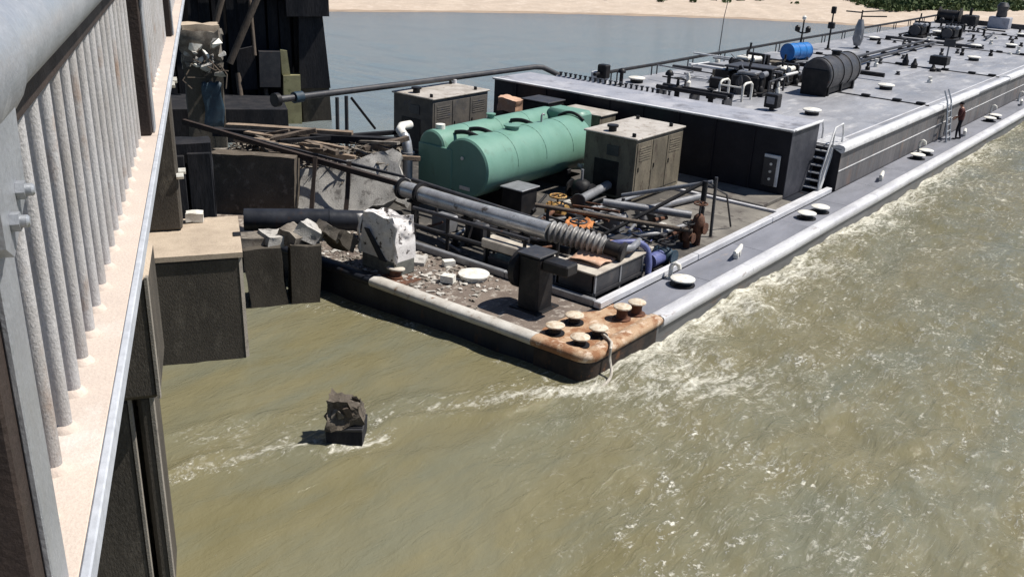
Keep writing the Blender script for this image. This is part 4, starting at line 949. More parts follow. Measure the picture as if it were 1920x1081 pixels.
st_ = MB(); st_.prism([(.30, .44), (.56, .44), (1.16, 1.30), (.98, 1.30)], -.055, -.02, Matrix(((0, 0, 1, 0), (1, 0, 0, 0), (0, 1, 0, 0), (0, 0, 0, 1)))); obj('strap', st_, 'hull_black', cr, 0)
for (y, w_, h) in ((-.05, .10, 1.75), (1.32, .10, 1.7)):
    mb = MB(); mb.loft([[(.0 + .05 * math.sin(k), y, .4 + h * .75 * k / 8), (-.03 + .04 * math.cos(k * 2), y + w_, .4 + h * .75 * k / 8)] for k in range(9)]); o = obj('loose_strip', mb, 'white_sheet', cr, 60); o.modifiers.new('t', 'SOLIDIFY').thickness = .01
# ---- mooring line at the bow corner
pts = []
for k in range(24):
    t = k / 23; pts.append((-.35 - .75 * t + .25 * math.sin(t * 3), .02 - .16 - .25 * t + .05 * math.sin(t * 7), .10 - .66 * t - .10 * math.sin(PI * t)))
solo('mooring_rope', MB().tube([(.25, .55, .12), (.1, .25, .13), (-.1, .0, .14)] + pts, .035, 8), 'rope', 'pale rope hanging from the rusty bow corner into water', 'rope')

# ================================================================== DEBRIS ON THE FAR BOW
def slab(name, size, loc, rot, m, label, cat='concrete slab', seed=1, amp=.05, cuts=5, group=None, fr='barge'):
    o = obj(name, MB().rock(size, seed, cuts, amp), m, None, 30)
    o.matrix_world = FR[fr] @ Matrix.Translation(loc) @ Euler([R(a) for a in rot]).to_matrix().to_4x4(); return tag(o, label, cat, group)
slab('fallen_block', (.8, 2.6, 1.85), (.75, 13.75, .92), (0, 4, 37), 'concrete_brown', 'upright dark concrete slab leaning on the far bow', seed=31)
# big pale slab, broken along its top and right end, tilted back
ou = [(0, 0), (-.05, .75), (.12, 1.25), (.42, 1.42), (.70, 1.36), (.95, 1.55), (1.35, 1.62), (1.6, 1.80), (2.05, 1.86), (2.4, 2.12), (2.75, 2.18), (3.0, 2.34), (3.25, 2.2), (3.2, 1.85), (3.38, 1.5), (3.22, 1.1), (3.3, .75), (2.95, .5), (2.6, .42), (2.3, .15), (1.7, .2), (1.1, -.05), (.6, .05)]
bm = bmesh.new()
fv = [bm.verts.new((.0 + .03 * math.sin(k * 2.3), 1.65 - u, v)) for k, (u, v) in enumerate(ou)]; f0 = bm.faces.new(fv)
ex = bmesh.ops.extrude_face_region(bm, geom=[f0])
for k, g in enumerate([g for g in ex['geom'] if isinstance(g, bmesh.types.BMVert)]): g.co += Vector((.36 + .05 * math.sin(k * 1.7), .05 * math.sin(k * 2.9), .05 * math.cos(k * 1.3)))
bmesh.ops.triangulate(bm, faces=[f for f in bm.faces if len(f.verts) > 4]); bmesh.ops.subdivide_edges(bm, edges=list(bm.edges), cuts=2, use_grid_fill=True)
for v in bm.verts: v.co += mnoise.noise_vector(v.co * 2.6) * .05 + mnoise.noise_vector(v.co * 7) * .02
o = obj('fallen_block', MB().bm(bm), 'concrete_pale', None, 25); o.matrix_world = HEEL @ Matrix.Translation((2.25, 11.55, .05)) @ Euler((R(4), R(27), R(36))).to_matrix().to_4x4()
tag(o, 'pale broken slab tilted back against rubble heap', 'concrete slab')
slab('fallen_block', (.4, 1.0, .8), (3.9, 10.7, .75), (14, 35, 25), 'concrete_pale', 'smaller pale slab at the end of silver pipe', seed=33, amp=.12)
slab('fallen_block', (1.2, 1.6, .5), (1.4, 15.2, 1.2), (10, 8, 20), 'rubble', 'flat grey slab lying on the rubble by pier block', seed=36, amp=.10)
def slant_rods():
    timber((1.30, 11.85, .15), (1.85, 12.2, 1.85), .12, .10, 'brown_steel', 'left of two dark bars leaning on the pale tilted slab', None, 'leaning_bar', 'bar')
    timber((1.95, 11.0, .15), (2.5, 11.4, 1.75), .13, .10, 'brown_steel', 'right of two dark bars leaning on the pale tilted slab', None, 'leaning_bar', 'bar')
    timber((2.4, 14.9, 1.75), (6.1, 12.9, 1.9), .16, .14, 'timber_dark', 'dark beam end sticking out towards the green tanks', None)
def timber(p0, p1, w, h, m, label, group='fallen timbers in rubble', name='fallen_timber', cat='timber'):
    p0 = Vector(p0); p1 = Vector(p1); d = p1 - p0; q = d.to_track_quat('X', 'Z')
    mb = MB(); L_ = d.length; bm = bmesh.new(); bmesh.ops.create_cube(bm, size=1)
    bmesh.ops.subdivide_edges(bm, edges=[e for e in bm.edges if abs(e.verts[0].co.x - e.verts[1].co.x) > .5], cuts=4)
    for v in bm.verts:
        v.co = Vector((v.co.x * L_, v.co.y * w, v.co.z * h)) + mnoise.noise_vector(Vector((v.co.x * 9, v.co.y * 3 + p0.x, v.co.z * 3 + p0.y))) * .025
    mb.bm(bm); o = obj(name, mb, m, None, 30); o.matrix_world = HEEL @ Matrix.Translation((p0 + p1) / 2) @ q.to_matrix().to_4x4(); return tag(o, label, cat, group)
timber((1.9, 17.4, 1.75), (5.6, 11.9, 1.80), .30, .26, 'timber_dark', 'long dark beam along the top of rubble heap', None)
timber((2.3, 17.2, 1.95), (4.6, 13.5, 1.98), .25, .12, 'timber_pale', 'pale plank lying on the long dark beam', None)
timber((1.4, 15.6, 1.9), (3.5, 12.2, 1.55), .22, .16, 'timber_pale', 'pale timber slanting across the rubble heap', None)
slant_rods()
for k in range(20):
    q_ = Vector((2.3, 12.95, 0)) + Vector((-.6, .8, 0)) * rr.uniform(-1.9, 2.6) + Vector((.8, .6, 0)) * rr.uniform(.4, 2.2); x, y = q_.x, q_.y; L_ = rr.uniform(.7, 1.9); a = rr.uniform(-.9, .9) - 1.0
    z = 1.55 + .4 * rr.random()
    timber((x, y, z), (x + L_ * math.cos(a), y + L_ * math.sin(a), z + rr.uniform(-.25, .3)), rr.uniform(.1, .24), rr.uniform(.06, .14), rr.choice(['timber', 'timber_pale', 'timber', 'rubble']), 'splintered timber lying in the rubble heap on far bow')
# heap of rubble that holds them up
rb = MB()
def on_heap(u, v):                                   # u along the slabs, v away from them
    return Vector((2.0, 12.8, 0)) + Vector((-.6, .8, 0)) * u + Vector((.8, .6, 0)) * v
for k in range(900):
    u = rr.uniform(-2.6, 2.9); v = rr.uniform(.1, 3.0); p = on_heap(u, v)
    if p.y > 16.2: continue
    zt = 1.35 + .45 * mnoise.noise(Vector((u * .8, v * .8, 1))) + .12 * v * (1 if v < 1.6 else .3)
    if k % 3:
        s = .07 + .26 * rr.random() ** 2; rb.shard((s * rr.uniform(1, 2.6), s, s * .6), rr, 9, T(p.x, p.y, zt * rr.uniform(.75, 1.02), rr.random() * 360, rr.uniform(-35, 35), rr.uniform(-35, 35)))
    else:
        s = rr.uniform(.35, 1.1); rb.shard((s, .05 + .05 * rr.random(), .04 + .03 * rr.random()), rr, 9, T(p.x, p.y, zt + .06, rr.random() * 360, rr.uniform(-20, 20), rr.uniform(-25, 25)))
rb.rock((2.6, 5.0, 1.25), 77, 6, .12, T(*(on_heap(.1, 1.5) + Vector((0, 0, .62))), 37))
o = obj('rubble_heap', rb, 'rubble', None, 25); place(o); tag(o, 'heap of broken concrete and splinters on the far bow', 'rubble', kind='stuff')
rb = MB()
for k in range(1300):
    x = rr.uniform(-.7, 1.55) if k < 1150 else rr.uniform(1.9, 4); y = 2.6 + 9 * rr.random() ** .75 if k < 1150 else rr.uniform(4.5, 10)
    if k < 1150 and rr.random() > min(1, .12 + (y - 3) * .2): continue
    s = .025 + .11 * rr.random() ** 2.5; rb.shard((s * 1.4, s * rr.uniform(.6, 1.8), s * .6), rr, 9, T(x, y, .02 + s * .15, rr.random() * 360))
o = obj('deck_debris', rb, 'rubble', None, 25); place(o)
lt = MB()
for k in range(420):
    x = rr.uniform(-.65, 1.5); y = 4.2 + 6.2 * rr.random() ** .9
    s = .03 + .12 * rr.random() ** 2.2; lt.shard((s * 1.8, s * rr.uniform(.6, 1.8), s * .35), rr, 9, T(x, y, .02 + s * .1, rr.random() * 360))
o2 = obj('pale_litter', lt, 'litter', None, 25); place(o2); tag(o2, 'pale splinters and paint flakes littering the bow deck', 'debris', kind='stuff'); tag(o, 'scattered broken concrete bits on the bow deck', 'debris', kind='stuff')
slab('concrete_chunk', (.28, .34, .2), (.35, 5.35, .12), (0, 0, 20), 'cap_white', 'small white chunk beside the round bow hatch', 'concrete chunk', 41, .2, 2)
slab('concrete_chunk', (.22, .3, .16), (1.3, 6.2, .1), (0, 0, 60), 'cap_white', 'small white chunk near the guard rail post', 'concrete chunk', 42, .2, 2)
slab('concrete_chunk', (.6, .5, .12), (.9, 7.0, .07), (0, 0, 30), 'concrete_pale', 'flat pale chunk on bow deck beside the wrapped crate', 'concrete chunk', 43, .25, 3)
# long fallen beam and dark pipe
timber((.1, 16.4, 2.50), (3.0, 9.75, 1.28), .15, .15, 'brown_steel', 'long fallen steel bar slanting down to the silver pipe', None, 'fallen_bar', 'bar')
timber((.5, 16.0, 2.35), (3.4, 9.9, 1.40), .08, .08, 'dark_steel', 'thin bar fallen alongside the long steel bar', None, 'fallen_bar', 'bar')
solo('dark_pipe', MB().cyl((-1.25, 11.75, .62), (.55, 10.2, .58), .32, 24).cyl((.55, 10.2, .58), (1.35, 9.55, .52), .30, 24), 'hull_black', 'short fat navy pipe lying across the bow edge', 'pipe')
# broken piles standing in the water before the bow
def pile(lat, w, lean, label, seed, h=1.6):
    mb = MB(); mb.rock((w, 1.0, h + 1.2), seed, 5, .06)
    o = obj('broken_pile', mb, 'concrete_dark', None, 30); o.matrix_world = BRIDGE @ Matrix.Translation((lat, 24.9, WATER_Z + (h - 1.2) / 2)) @ Euler((0, R(lean), 0)).to_matrix().to_4x4()
    tag(o, label, 'pile', 'broken piles at the bow')
pile(.96, .95, -4, 'broken concrete pile in the water right beside pier block', 51)
pile(1.92, .78, 3, 'broken concrete pile in the water touching the barge bow', 52)
for k, (x, z, s, m_) in enumerate(((.7, 1.1, .5, 'rubble'), (1.2, 1.15, .45, 'concrete_pale'), (1.75, 1.15, .55, 'rubble'), (2.2, 1.25, .6, 'concrete_pale'), (2.65, 1.2, .5, 'rubble'), (2.9, 1.0, .6, 'concrete_dark'))):
    slab('rubble_block', (s * 1.4, .6, s * .6), (x, 25.0, z), (10 * k, 8, 25 * k), m_, ['jagged brown block on the pile next to pier block', 'pale jagged block above the gap between broken piles', 'brown jagged block leaning on the pile by the bow', 'pale jagged block under the short navy pipe', 'small brown block at the bow edge under navy pipe', 'dark block nearest the wrapped crate on bow edge'][k], 'rubble block', 60 + k, .32, 4, 'jagged blocks on broken piles', 'bridge')
# stump in the stream
sp_ = thing('broken_stump', 'jagged dark stump of a broken pile alone in the stream', 'stump', (-6.18, 2.25, WATER_Z), -50, fr='world')
obj('base_block', MB().rock((.70, .62, .95), 71, 5, .07, T(0, 0, -.06, 0, 0, 3)), 'timber_dark', sp_, 25)
bm = bmesh.new(); bmesh.ops.create_cube(bm, size=1); bmesh.ops.subdivide_edges(bm, edges=list(bm.edges), cuts=5, use_grid_fill=True)
for v in bm.verts:
    t = v.co.z + .5; p = Vector((v.co.x * .72 * (1 - .22 * t), v.co.y * .64 * (1 - .22 * t), .38 + .46 * t))
    p += mnoise.noise_vector(p * 4.2) * .10 + mnoise.noise_vector(p * 11) * .06
    if t > .9: p.z += .10 * mnoise.noise(p * 7) - .16 * v.co.x
    v.co = p
obj('splintered_top', MB().bm(bm), 'concrete_brown', sp_, 25)
for k in range(14):
    a = rr.random() * 6.28; r_ = .10 + .2 * rr.random(); obj('splinter', MB().shard((.16, .13, .22 + .12 * rr.random()), rr, 10, T(r_ * math.cos(a), r_ * math.sin(a), .74 - .14 * rr.random(), 0, rr.uniform(-30, 30), rr.uniform(-30, 30))), rr.choice(['concrete_brown', 'timber', 'rubble']), sp_, 25)
obj('band', MB().box(-.37, .37, -.33, .33, .30, .38, .02), 'dark_steel', sp_, 0)

# ================================================================== THINGS ON THE TRUNK DECK
TZ = 1.602
bt = thing('black_tank', 'black horizontal tank on saddles in the middle of trunk deck', 'tank', (28.3, 6.8, TZ))
bt.scale = (.78, .86, .95)
M_ = T(0, 0, .98) @ Matrix(((0, 0, 1, 0), (0, 1, 0, 0), (-1, 0, 0, 0), (0, 0, 0, 1)))
sh = obj('tank_shell', MB().lathe([(.02, .06), (.5, .03), (.80, 0), (.86, .06), (.86, 5.3), (.78, 5.46), (.5, 5.58), (.02, 5.62)], 40, M_), 'dark_steel', bt, 35)
for x in (.35, 2.2, 3.6, 5.0): obj('hoop', MB().tube([(x, .875 * math.cos(R(a)), .98 + .875 * math.sin(R(a))) for a in range(-40, 221, 13)], .03, 6), 'black_steel', sh, 50)
for x in (.5, 2.7, 4.8): obj('saddle', MB().box(x - .12, x + .12, -.72, .72, 0, .55, .02), 'black_steel', bt, 0)
obj('skirt', MB().box(.08, 5.2, -.62, .62, .10, .42, .02), 'black_steel', bt, 0)
obj('end_plate', MB().box(-.06, -.001, -.75, .75, 0, 1.3, .04), 'black_steel', bt, 0)
obj('manhole', MB().lathe([(.25, 0), (.25, .15), (.3, .16), (.3, .22)], 16, T(2.9, 0, 1.83)), 'black_steel', sh, 40)
bd = thing('blue_drum', 'bright blue drum lying on a stand behind black tank', 'drum', (34.0, 10.7, TZ), -12)
M_ = T(0, 0, 1.12) @ Matrix(((0, 0, 1, 0), (0, 1, 0, 0), (-1, 0, 0, 0), (0, 0, 0, 1)))
obj('drum_body', MB().lathe([(.02, .03), (.44, .03), (.47, .0), (.47, .06), (.455, .08), (.455, .55), (.475, .58), (.455, .61), (.455, 1.15), (.475, 1.18), (.455, 1.21), (.455, 1.66), (.47, 1.68), (.47, 1.74), (.44, 1.71), (.02, 1.71)], 32, M_), 'blue_paint', bd, 30)
for x in (.3, 1.4):
    for y in (-.4, .4): obj('leg', MB().box(x - .04, x + .04, y - .04, y + .04, 0, .82), 'dark_steel', bd, 0)
obj('cradle', MB().box(.1, 1.6, -.46, .46, .60, .68, .01), 'grey_steel', bd, 0)
def engine(name, label, loc, rz, sx, sy, h, top='grey_steel', body='black_steel', seed=1):
    q = random.Random(seed); e = thing(name, label, 'engine', loc, rz)
    obj('base_frame', MB().box(0, sx, 0, sy, 0, .14, .02), 'black_steel', e, 0)
    obj('block', MB().box(.15 * sx, .72 * sx, .18 * sy, .82 * sy, .141, h * .72, .06), body, e, 0)
    obj('head', MB().box(.2 * sx, .66 * sx, .28 * sy, .72 * sy, h * .722, h * .88, .05), top, e, 0)
    obj('radiator', MB().box(.80 * sx, .92 * sx, .1 * sy, .9 * sy, .141, h * .95, .03), body, e, 0)
    obj('exhaust', MB().tube([(.4 * sx, .5 * sy, h * .88), (.4 * sx, .5 * sy, h * 1.1), (.5 * sx, .5 * sy, h * 1.25), (.5 * sx, .5 * sy, h * 1.5)], .06, 8), 'black_steel', e, 50)
    obj('air_filter', MB().cyl((.25 * sx, .15 * sy, h * .8), (.55 * sx, .15 * sy, h * .8), .14, 12), top, e, 40)
    obj('flywheel', MB().cyl((.08 * sx, .5 * sy, h * .42), (.145 * sx, .5 * sy, h * .42), min(.38, h * .34), 18), 'dark_steel', e, 40)
    for k in range(4):
        x = q.uniform(.1, .9) * sx; obj('valve_stem', MB().cyl((x, q.uniform(0, 1) * sy, .14), (x, q.uniform(0, 1) * sy, h * q.uniform(.7, 1.1)), .03, 6), 'grey_steel', e, 40)
    return e
engine('pump_engine', 'black pump engine with flat hood at edge of trunk deck', (25.6, 8.2, TZ), 5, 2.0, 2.1, 1.15, 'grey_steel', seed=2)
engine('pump_engine', 'grey and black pump engine left of the blue drum', (30.5, 11.2, TZ), -8, 2.4, 1.7, 1.1, 'cap_white', seed=3)
engine('pump_engine', 'low black pump engine beside the black tank end', (29.6, 8.7, TZ), 3, 2.2, 1.3, .95, 'cap_white', seed=4)
engine('deck_winch', 'left of two black winches far along the trunk deck', (61.2, 11.2, TZ), 0, 2.2, 1.5, 1.15, 'grey_steel', seed=5)
engine('deck_winch', 'right of two black winches far along the trunk deck', (61.6, 8.9, TZ), 0, 2.2, 1.6, 1.15, 'grey_steel', seed=6)
tb = thing('work_platform', 'low dark platform table between the pump engines', 'platform', (27.9, 9.2, TZ))
obj('table_top', MB().box(0, 1.9, 0, 2.2, .80, .90, .02), 'dark_steel', tb, 0)
for (x, y) in ((.1, .1), (1.75, .1), (.1, 2.05), (1.75, 2.05)): obj('leg', MB().box(x, x + .08, y, y + .08, 0, .80), 'black_steel', tb, 0)
dp = thing('deck_piping', 'tangle of dark pipes and lids around the pump engines on trunk deck', 'pipes', (0, 0, TZ))
cq = random.Random(5)
for k in range(34):
    x = cq.uniform(24.5, 34.5); y = cq.uniform(8.0, 13.2); L_ = cq.uniform(.6, 2.6); a = cq.choice([0, PI / 2]) + cq.uniform(-.15, .15); z = cq.uniform(.1, .75)
    pipe('pipe', [(x, y, z), (x + L_ * math.cos(a), y + L_ * math.sin(a), z)], cq.uniform(.03, .09), cq.choice(['black_steel', 'dark_steel', 'grey_steel', 'edge_white']), dp, 8)
    if k % 2: obj('pipe_foot', MB().box(x - .04, x + .04, y - .04, y + .04, 0, z), 'dark_steel', dp, 0)
for k in range(26):
    x = cq.uniform(25, 34.5); y = cq.uniform(8.0, 13.0); s_ = cq.uniform(.2, .5); h = cq.uniform(.3, .95)
    obj('valve_body', MB().lathe([(s_ * .45, 0), (s_ * .5, h * .35), (s_ * .25, h * .5), (s_ * .35, h * .7), (s_ * .12, h)], 10, T(x, y, 0)), cq.choice(['black_steel', 'dark_steel', 'black_steel', 'cap_white']), dp, 40)
for k in range(10):
    x = cq.uniform(25, 34.5); y = cq.uniform(8.4, 12.6); s_ = cq.uniform(.3, .8); obj('casing', MB().box(x, x + s_, y, y + s_, 0, s_ * cq.uniform(.6, 1.2), .03), cq.choice(['black_steel', 'dark_steel', 'cabinet']), dp, 0)
dq = thing('deck_piping', 'scattered small fittings and pipe stubs near the far winches', 'pipes', (0, 0, TZ))
for k in range(40):
    x = cq.uniform(36, 76); y = cq.uniform(2.6, 14.2); h = cq.uniform(.15, .55); obj('stub', MB().lathe([(.14, 0), (.14, h * .4), (.08, h * .5), (.12, h)], 8, T(x, y, 0)), cq.choice(['black_steel', 'dark_steel', 'cap_white', 'dark_steel']), dq, 40)
for k in range(16):
    x = cq.uniform(58, 72); y = cq.uniform(7.5, 13.5); L_ = cq.uniform(.8, 3); a = cq.choice([0, PI / 2]); pipe('pipe', [(x, y, .25), (x + L_ * math.cos(a), y + L_ * math.sin(a), .25)], .06, 'black_steel', dq, 6)
hp = thing('hoop_rail', 'pale bent pipe hoops standing beside black pump engine', 'rail', (23.6, 8.3, TZ))
for y in (0, 1.15): pipe('hoop', [(0, y, 0), (0, y, .55), (.05, y, .72), (.25, y + .0, .8), (.75, y, .8), (.93, y, .7), (.95, y, .5), (.95, y, 0)], .055, 'cap_white', hp)
pipe('cross_bar', [(.02, .06, .62), (.02, 1.1, .62)], .035, 'cap_white', hp)
cb = thing('control_box', 'small black control box on trunk deck behind black house', 'box', (22.6, 6.2, TZ)); obj('case', MB().box(0, .5, 0, .6, .12, .72, .03), 'black_steel', cb, 0)
obj('stand', MB().box(.18, .32, .2, .4, 0, .119), 'dark_steel', cb, 0); obj('panel', MB().box(-.015, -.001, .12, .48, .3, .6), 'grey_steel', cb, 0)
pf = thing('pipe_crossover', 'black pipe crossover frame with valves behind the house roof', 'pipes', (21.6, 9.0, TZ))
for y, h in ((0, .55), (1.7, .75)):
    obj('valve_body', MB().lathe([(.12, 0), (.12, h * .4), (.22, h * .45), (.22, h * .7), (.08, h * .8), (.05, h * 1.2)], 12, T(.3, y, 0)), 'black_steel', pf, 40); handwheel(pf, (.3, y, h * 1.2), .2, 'black_steel')
for (x, z) in ((0, .45), (.6, .45)): pipe('pipe', [(x, -.9, z), (x, 2.6, z)], .10, 'black_steel', pf)
for y in (-.8, .8, 2.5): obj('rest', MB().box(-.1, .7, y - .06, y + .06, 0, .34), 'dark_steel', pf, 0)
def mushroom(label, x, y, h, m_='black_steel'):
    v = thing('mushroom_vent', label, 'vent', (x, y, TZ), group='deck vents')
    obj('stem', MB().lathe([(.16, 0), (.16, .03), (.09, .05), (.09, h * .7)], 12), m_, v, 40); obj('hood', MB().lathe([(.12, h * .7), (.2, h * .72), (.2, h * .82), (.12, h * .95), (.02, h)], 14), m_, v, 40)
mushroom('black mushroom vent near back edge of the house roof', 23.6, 12.1, .95); mushroom('squat black vent on the trunk deck by far handrail', 22.9, 14.3, .8)
hd = thing('stud_header', 'long pale pipe with a row of studs behind the house roof', 'pipe', (17.95, 8.8, TZ))
pipe('header', [(0, 0, .70), (.25, 6.0, .72)], .13, 'house_top', hd, 12)
for k in range(22): obj('stud', MB().cyl((k * .0115, .15 + k * .268, .80), (k * .0115, .15 + k * .268, .98), .05, 8).cyl((k * .0115, .15 + k * .268, .98), (k * .0115, .15 + k * .268, 1.02), .085, 8), 'dark_steel', hd, 40)
for k in range(5): obj('foot', MB().box(-.06 + k * .06, .06 + k * .06, .3 + k * 1.35, .45 + k * 1.35, 0, .60), 'dark_steel', hd, 0)
vc = thing('valve_station', 'black valve station with upright stand on mid trunk deck', 'valves', (43.6, 4.9, TZ))
obj('case', MB().box(.3, 1.1, 0, 1.0, .25, .75, .03), 'black_steel', vc, 0); obj('legs', MB().box(.35, .42, .05, .12, 0, .249).box(.98, 1.05, .88, .95, 0, .249), 'black_steel', vc, 0)
pipe('stand', [(.9, .2, .75), (.9, .2, 1.5)], .05, 'grey_steel', vc); obj('sign', MB().box(.82, .86, -.15, .5, 1.3, 1.75, .01), 'dark_steel', vc, 0)
for (x, y, h) in ((-.4, 1.6, .55), (.2, 2.3, .7), (-.8, .4, .4)): obj('valve_body', MB().lathe([(.18, 0), (.2, h * .4), (.12, h * .6), (.05, h)], 12, T(x, y, 0)), 'black_steel', vc, 40)
def mast(label, x, y, h, boom, name='signal_mast', z=TZ):
    ms = thing(name, label, 'mast', (x, y, z), group=None)
    pipe('pole', [(0, 0, 0), (0, 0, h)], [.07, .05], 'black_steel', ms, 8); obj('base', MB().lathe([(.22, 0), (.22, .05), (.09, .1), (.08, .3)], 12), 'black_steel', ms, 40)
    if boom:
        for (dx, dy, z0) in boom: pipe('arm', [(0, 0, z0), (dx, dy, z0 + .08)], .045, 'black_steel', ms, 6)
    return ms
m1 = mast('black lamp mast standing beyond the blue drum', 46.9, 13.2, 2.3, None); obj('lamp_head', MB().box(-.14, .14, -.14, .14, 2.3, 2.75, .04), 'black_steel', m1, 0); obj('mid_box', MB().box(-.16, .16, -.2, .2, 1.35, 1.75, .04), 'black_steel', m1, 0)
m2 = mast('grey davit mast with crossed arms behind the black tank', 49.5, 12.2, 2.5, [(1.6, -.9, 2.4), (-1.1, .7, 2.35), (.8, -1.4, 2.1)], 'davit_mast'); obj('winch_drum', MB().cyl((-.3, 0, .7), (.3, 0, .7), .28, 14), 'grey_steel', m2, 40); obj('canvas_bundle', MB().lathe([(.22, .2), (.34, .6), (.3, 1.4), (.16, 1.9)], 10), 'grey_steel', m2, 50)
m3 = mast('thin lamp post with twin lamps left of blue drum', 43.6, 13.8, 2.0, [(.0, .35, 1.2), (.0, -.35, 1.2)])
obj('lamp', MB().lathe([(.04, 0), (.16, .06), (.17, .3), (.05, .42)], 10, T(0, .35, 1.25)), 'black_steel', m3, 40); obj('lamp', MB().lathe([(.04, 0), (.16, .06), (.17, .3), (.05, .42)], 10, T(0, -.35, 1.25)), 'black_steel', m3, 40); obj('lamp', MB().lathe([(.04, 0), (.13, .06), (.13, .2), (.05, .28)], 10, T(0, 0, 2.0)), 'cap_white', m3, 40)
wa = solo('whip_antenna', MB().tube([(0, 0, 0), (.15, 0, 2.5), (.5, -.2, 5.2)], [.03, .02, .012], 6), 'dark_steel', 'thin whip antenna on the far handrail above water', 'antenna', (34.5, 15.0, TZ)); obj('mount', MB().box(-.12, .12, -.12, .12, 0, .18, .02), 'cap_white', wa, 0)
fl = thing('navigation_light', 'black lamp box with white bracket at far trunk corner', 'lamp', (22.2, 14.9, TZ)); obj('lamp_case', MB().box(-.2, .25, -.25, .25, .3, .95, .05), 'black_steel', fl, 0); obj('bracket', MB().box(-.35, .3, .26, .5, 0, .6, .04), 'edge_white', fl, 0); obj('base', MB().box(-.15, .2, -.2, .2, 0, .299), 'edge_white', fl, 0)
# stern fittings
sw = thing('stern_winch', 'dark winch at far left stern corner of trunk', 'winch', (77.0, 13.6, TZ)); obj('drum', MB().cyl((0, -.8, .7), (0, .8, .7), .45, 16), 'black_steel', sw, 40)
for y in (-.85, .85): obj('cheek', MB().cyl((0, y, .7), (0, y + .08 * (1 if y > 0 else -1), .7), .68, 18), 'black_steel', sw, 40)
obj('bed', MB().box(-.6, .6, -1, 1, 0, .24, .02), 'black_steel', sw, 0)
sw2 = thing('stern_engine', 'dark box engine near far left stern corner', 'engine', (76.2, 11.2, TZ)); obj('case', MB().box(0, 1.4, 0, 1.2, 0, .9, .08), 'black_steel', sw2, 0); obj('stack', MB().cyl((.5, .6, .9), (.5, .6, 1.5), .12, 10), 'black_steel', sw2, 40)
ss = thing('stern_locker', 'pale locker with dark drum on top at the stern', 'locker', (76.8, 8.6, TZ)); obj('case', MB().box(0, 1.2, 0, 1.7, 0, .95, .04), 'house_top', ss, 0); obj('drum', MB().lathe([(.4, 0), (.45, .1), (.4, .5), (.5, .9), (.3, 1.2)], 14, T(.6, .85, .952)), 'dark_steel', ss, 40)
for k, (x, y, h) in enumerate(((72.5, 13.0, .8), (70, 10.5, .7), (74, 6.0, .7), (68.5, 8.6, .6))): mushroom(['black vent before the dark stern winch', 'black vent between far winches and stern', 'black vent right of the pale stern locker', 'small black vent behind the right far winch'][k], x, y, h)
# access ladder and worker on the side deck
al = thing('side_ladder', 'light grey ladder frame against the trunk wall beside the worker', 'ladder', (30.5, 1.12, .013))
for x in (0, .62):
    pipe('stile', [(x, -.22, 0), (x, .08, 1.85), (x, .3, 2.35)], .04, 'galv', al, 8)
for k in range(6): pipe('rung', [(0, -.20 + .047 * k, .2 + .3 * k), (.62, -.20 + .047 * k, .2 + .3 * k)], .03, 'galv', al, 8)
obj('mesh_panel', MB().box(.66, 1.0, .1, .14, .2, 1.5, .01), 'grey_steel', al, 0)

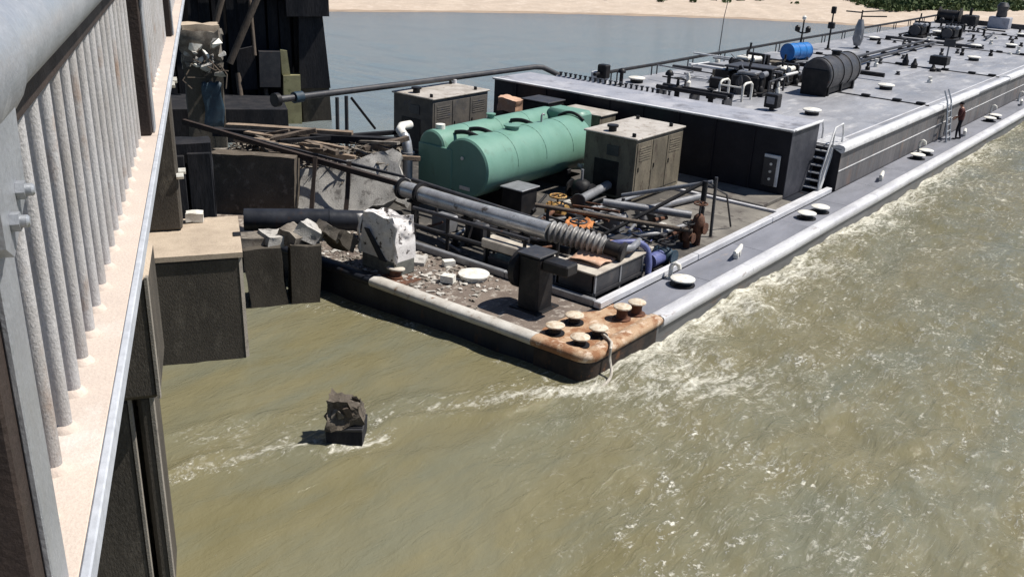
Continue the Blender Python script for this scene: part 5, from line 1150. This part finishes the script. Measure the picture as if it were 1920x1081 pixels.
def person(loc, rz):
    J = {'pelvis': (0, 0, .93), 'waist': (.01, 0, 1.08), 'chest': (.03, 0, 1.28), 'neckb': (.05, 0, 1.45), 'neck': (.075, 0, 1.53), 'head': (.10, 0, 1.62), 'crown': (.10, 0, 1.73)}
    for s, n in ((1, 'l'), (-1, 'r')):
        f = .10 * s
        J.update({'sh' + n: (.03, .19 * s, 1.42), 'el' + n: (.02 + .10 * (s > 0), .26 * s, 1.15), 'wr' + n: (.20 + .1 * (s > 0), .22 * s, .96 + .12 * (s > 0)), 'pa' + n: (.26 + .1 * (s > 0), .21 * s, .91 + .13 * (s > 0)),
                  'hip' + n: (0, .10 * s, .88), 'kn' + n: (.03 + f * .6, .115 * s, .49), 'an' + n: (-.03 + f * 1.1, .12 * s, .09), 'he' + n: (-.06 + f * 1.1, .12 * s, .045), 'to' + n: (.14 + f * 1.1, .135 * s, .04)})
        for k in range(4): J['f%d' % k + n] = (.31 + .1 * (s > 0) + .01 * k, .21 * s + (k - 1.5) * .022, .86 + .13 * (s > 0) - .01 * abs(k - 1.5))
        J['th' + n] = (.27 + .1 * (s > 0), .17 * s, .895 + .13 * (s > 0))
    rad = {'pelvis': .155, 'waist': .145, 'chest': .165, 'neckb': .10, 'neck': .055, 'head': .088, 'crown': .065}
    E_ = [('pelvis', 'waist'), ('waist', 'chest'), ('chest', 'neckb'), ('neckb', 'neck'), ('neck', 'head'), ('head', 'crown')]
    for n in 'lr':
        rad.update({'sh' + n: .075, 'el' + n: .05, 'wr' + n: .032, 'pa' + n: .036, 'hip' + n: .10, 'kn' + n: .065, 'an' + n: .045, 'he' + n: .045, 'to' + n: .035, 'th' + n: .011})
        for k in range(4): rad['f%d' % k + n] = .0095
        E_ += [('neckb', 'sh' + n), ('sh' + n, 'el' + n), ('el' + n, 'wr' + n), ('wr' + n, 'pa' + n), ('pa' + n, 'th' + n), ('pelvis', 'hip' + n), ('hip' + n, 'kn' + n), ('kn' + n, 'an' + n), ('an' + n, 'he' + n), ('he' + n, 'to' + n)] + [('pa' + n, 'f%d' % k + n) for k in range(4)]
    keys = list(J); me = bpy.data.meshes.new('person_body'); me.from_pydata([J[k] for k in keys], [(keys.index(a), keys.index(c)) for a, c in E_], []); me.update()
    o = bpy.data.objects.new('tmp', me); COL.objects.link(o); o.modifiers.new('skin', 'SKIN')
    for i, k in enumerate(keys): me.skin_vertices[0].data[i].radius = (rad[k], rad[k] * (1.18 if k in ('chest', 'waist', 'pelvis') else 1)); me.skin_vertices[0].data[i].use_root = (k == 'pelvis')
    o.modifiers.new('sub', 'SUBSURF').levels = 2
    dg = bpy.context.evaluated_depsgraph_get(); bme = bpy.data.meshes.new_from_object(o.evaluated_get(dg)); bpy.data.objects.remove(o)
    for q in ('trousers', 'shirt', 'skin', 'dark_cloth'): bme.materials.append(MATS[q])
    for p in bme.polygons:
        c = p.center; p.use_smooth = True
        p.material_index = 3 if c.z < .10 else (2 if c.z > 1.50 or (c.x > .17 and .75 < c.z < 1.12) else (1 if c.z > .95 else 0))
    t = thing('person', 'worker in dark red shirt and dark trousers standing on the side deck', 'person', loc, rz)
    bo_ = bpy.data.objects.new('body', bme); COL.objects.link(bo_); bo_.parent = t
    obj('cap', MB().lathe([(.105, 0), (.108, .05), (.085, .10), (.03, .125)], 16, T(.09, 0, 1.67)).box(.15, .27, -.07, .07, 1.672, 1.685, .004), 'dark_cloth', t, 50)
    for s in (-1, 1):
        obj('eye', MB().lathe([(.001, -.012), (.012, 0), (.001, .012)], 8, T(.182, .032 * s, 1.635)), 'dark_cloth', t, 60)
        obj('ear', MB().lathe([(.001, -.03), (.018, 0), (.001, .03)], 8, T(.085, .092 * s, 1.615)), 'skin', t, 60)
    obj('nose', MB().lathe([(.016, -.022), (.012, 0), (.003, .025)], 8, T(.196, 0, 1.612)), 'skin', t, 60)
person((31.75, .74, .013), 110)
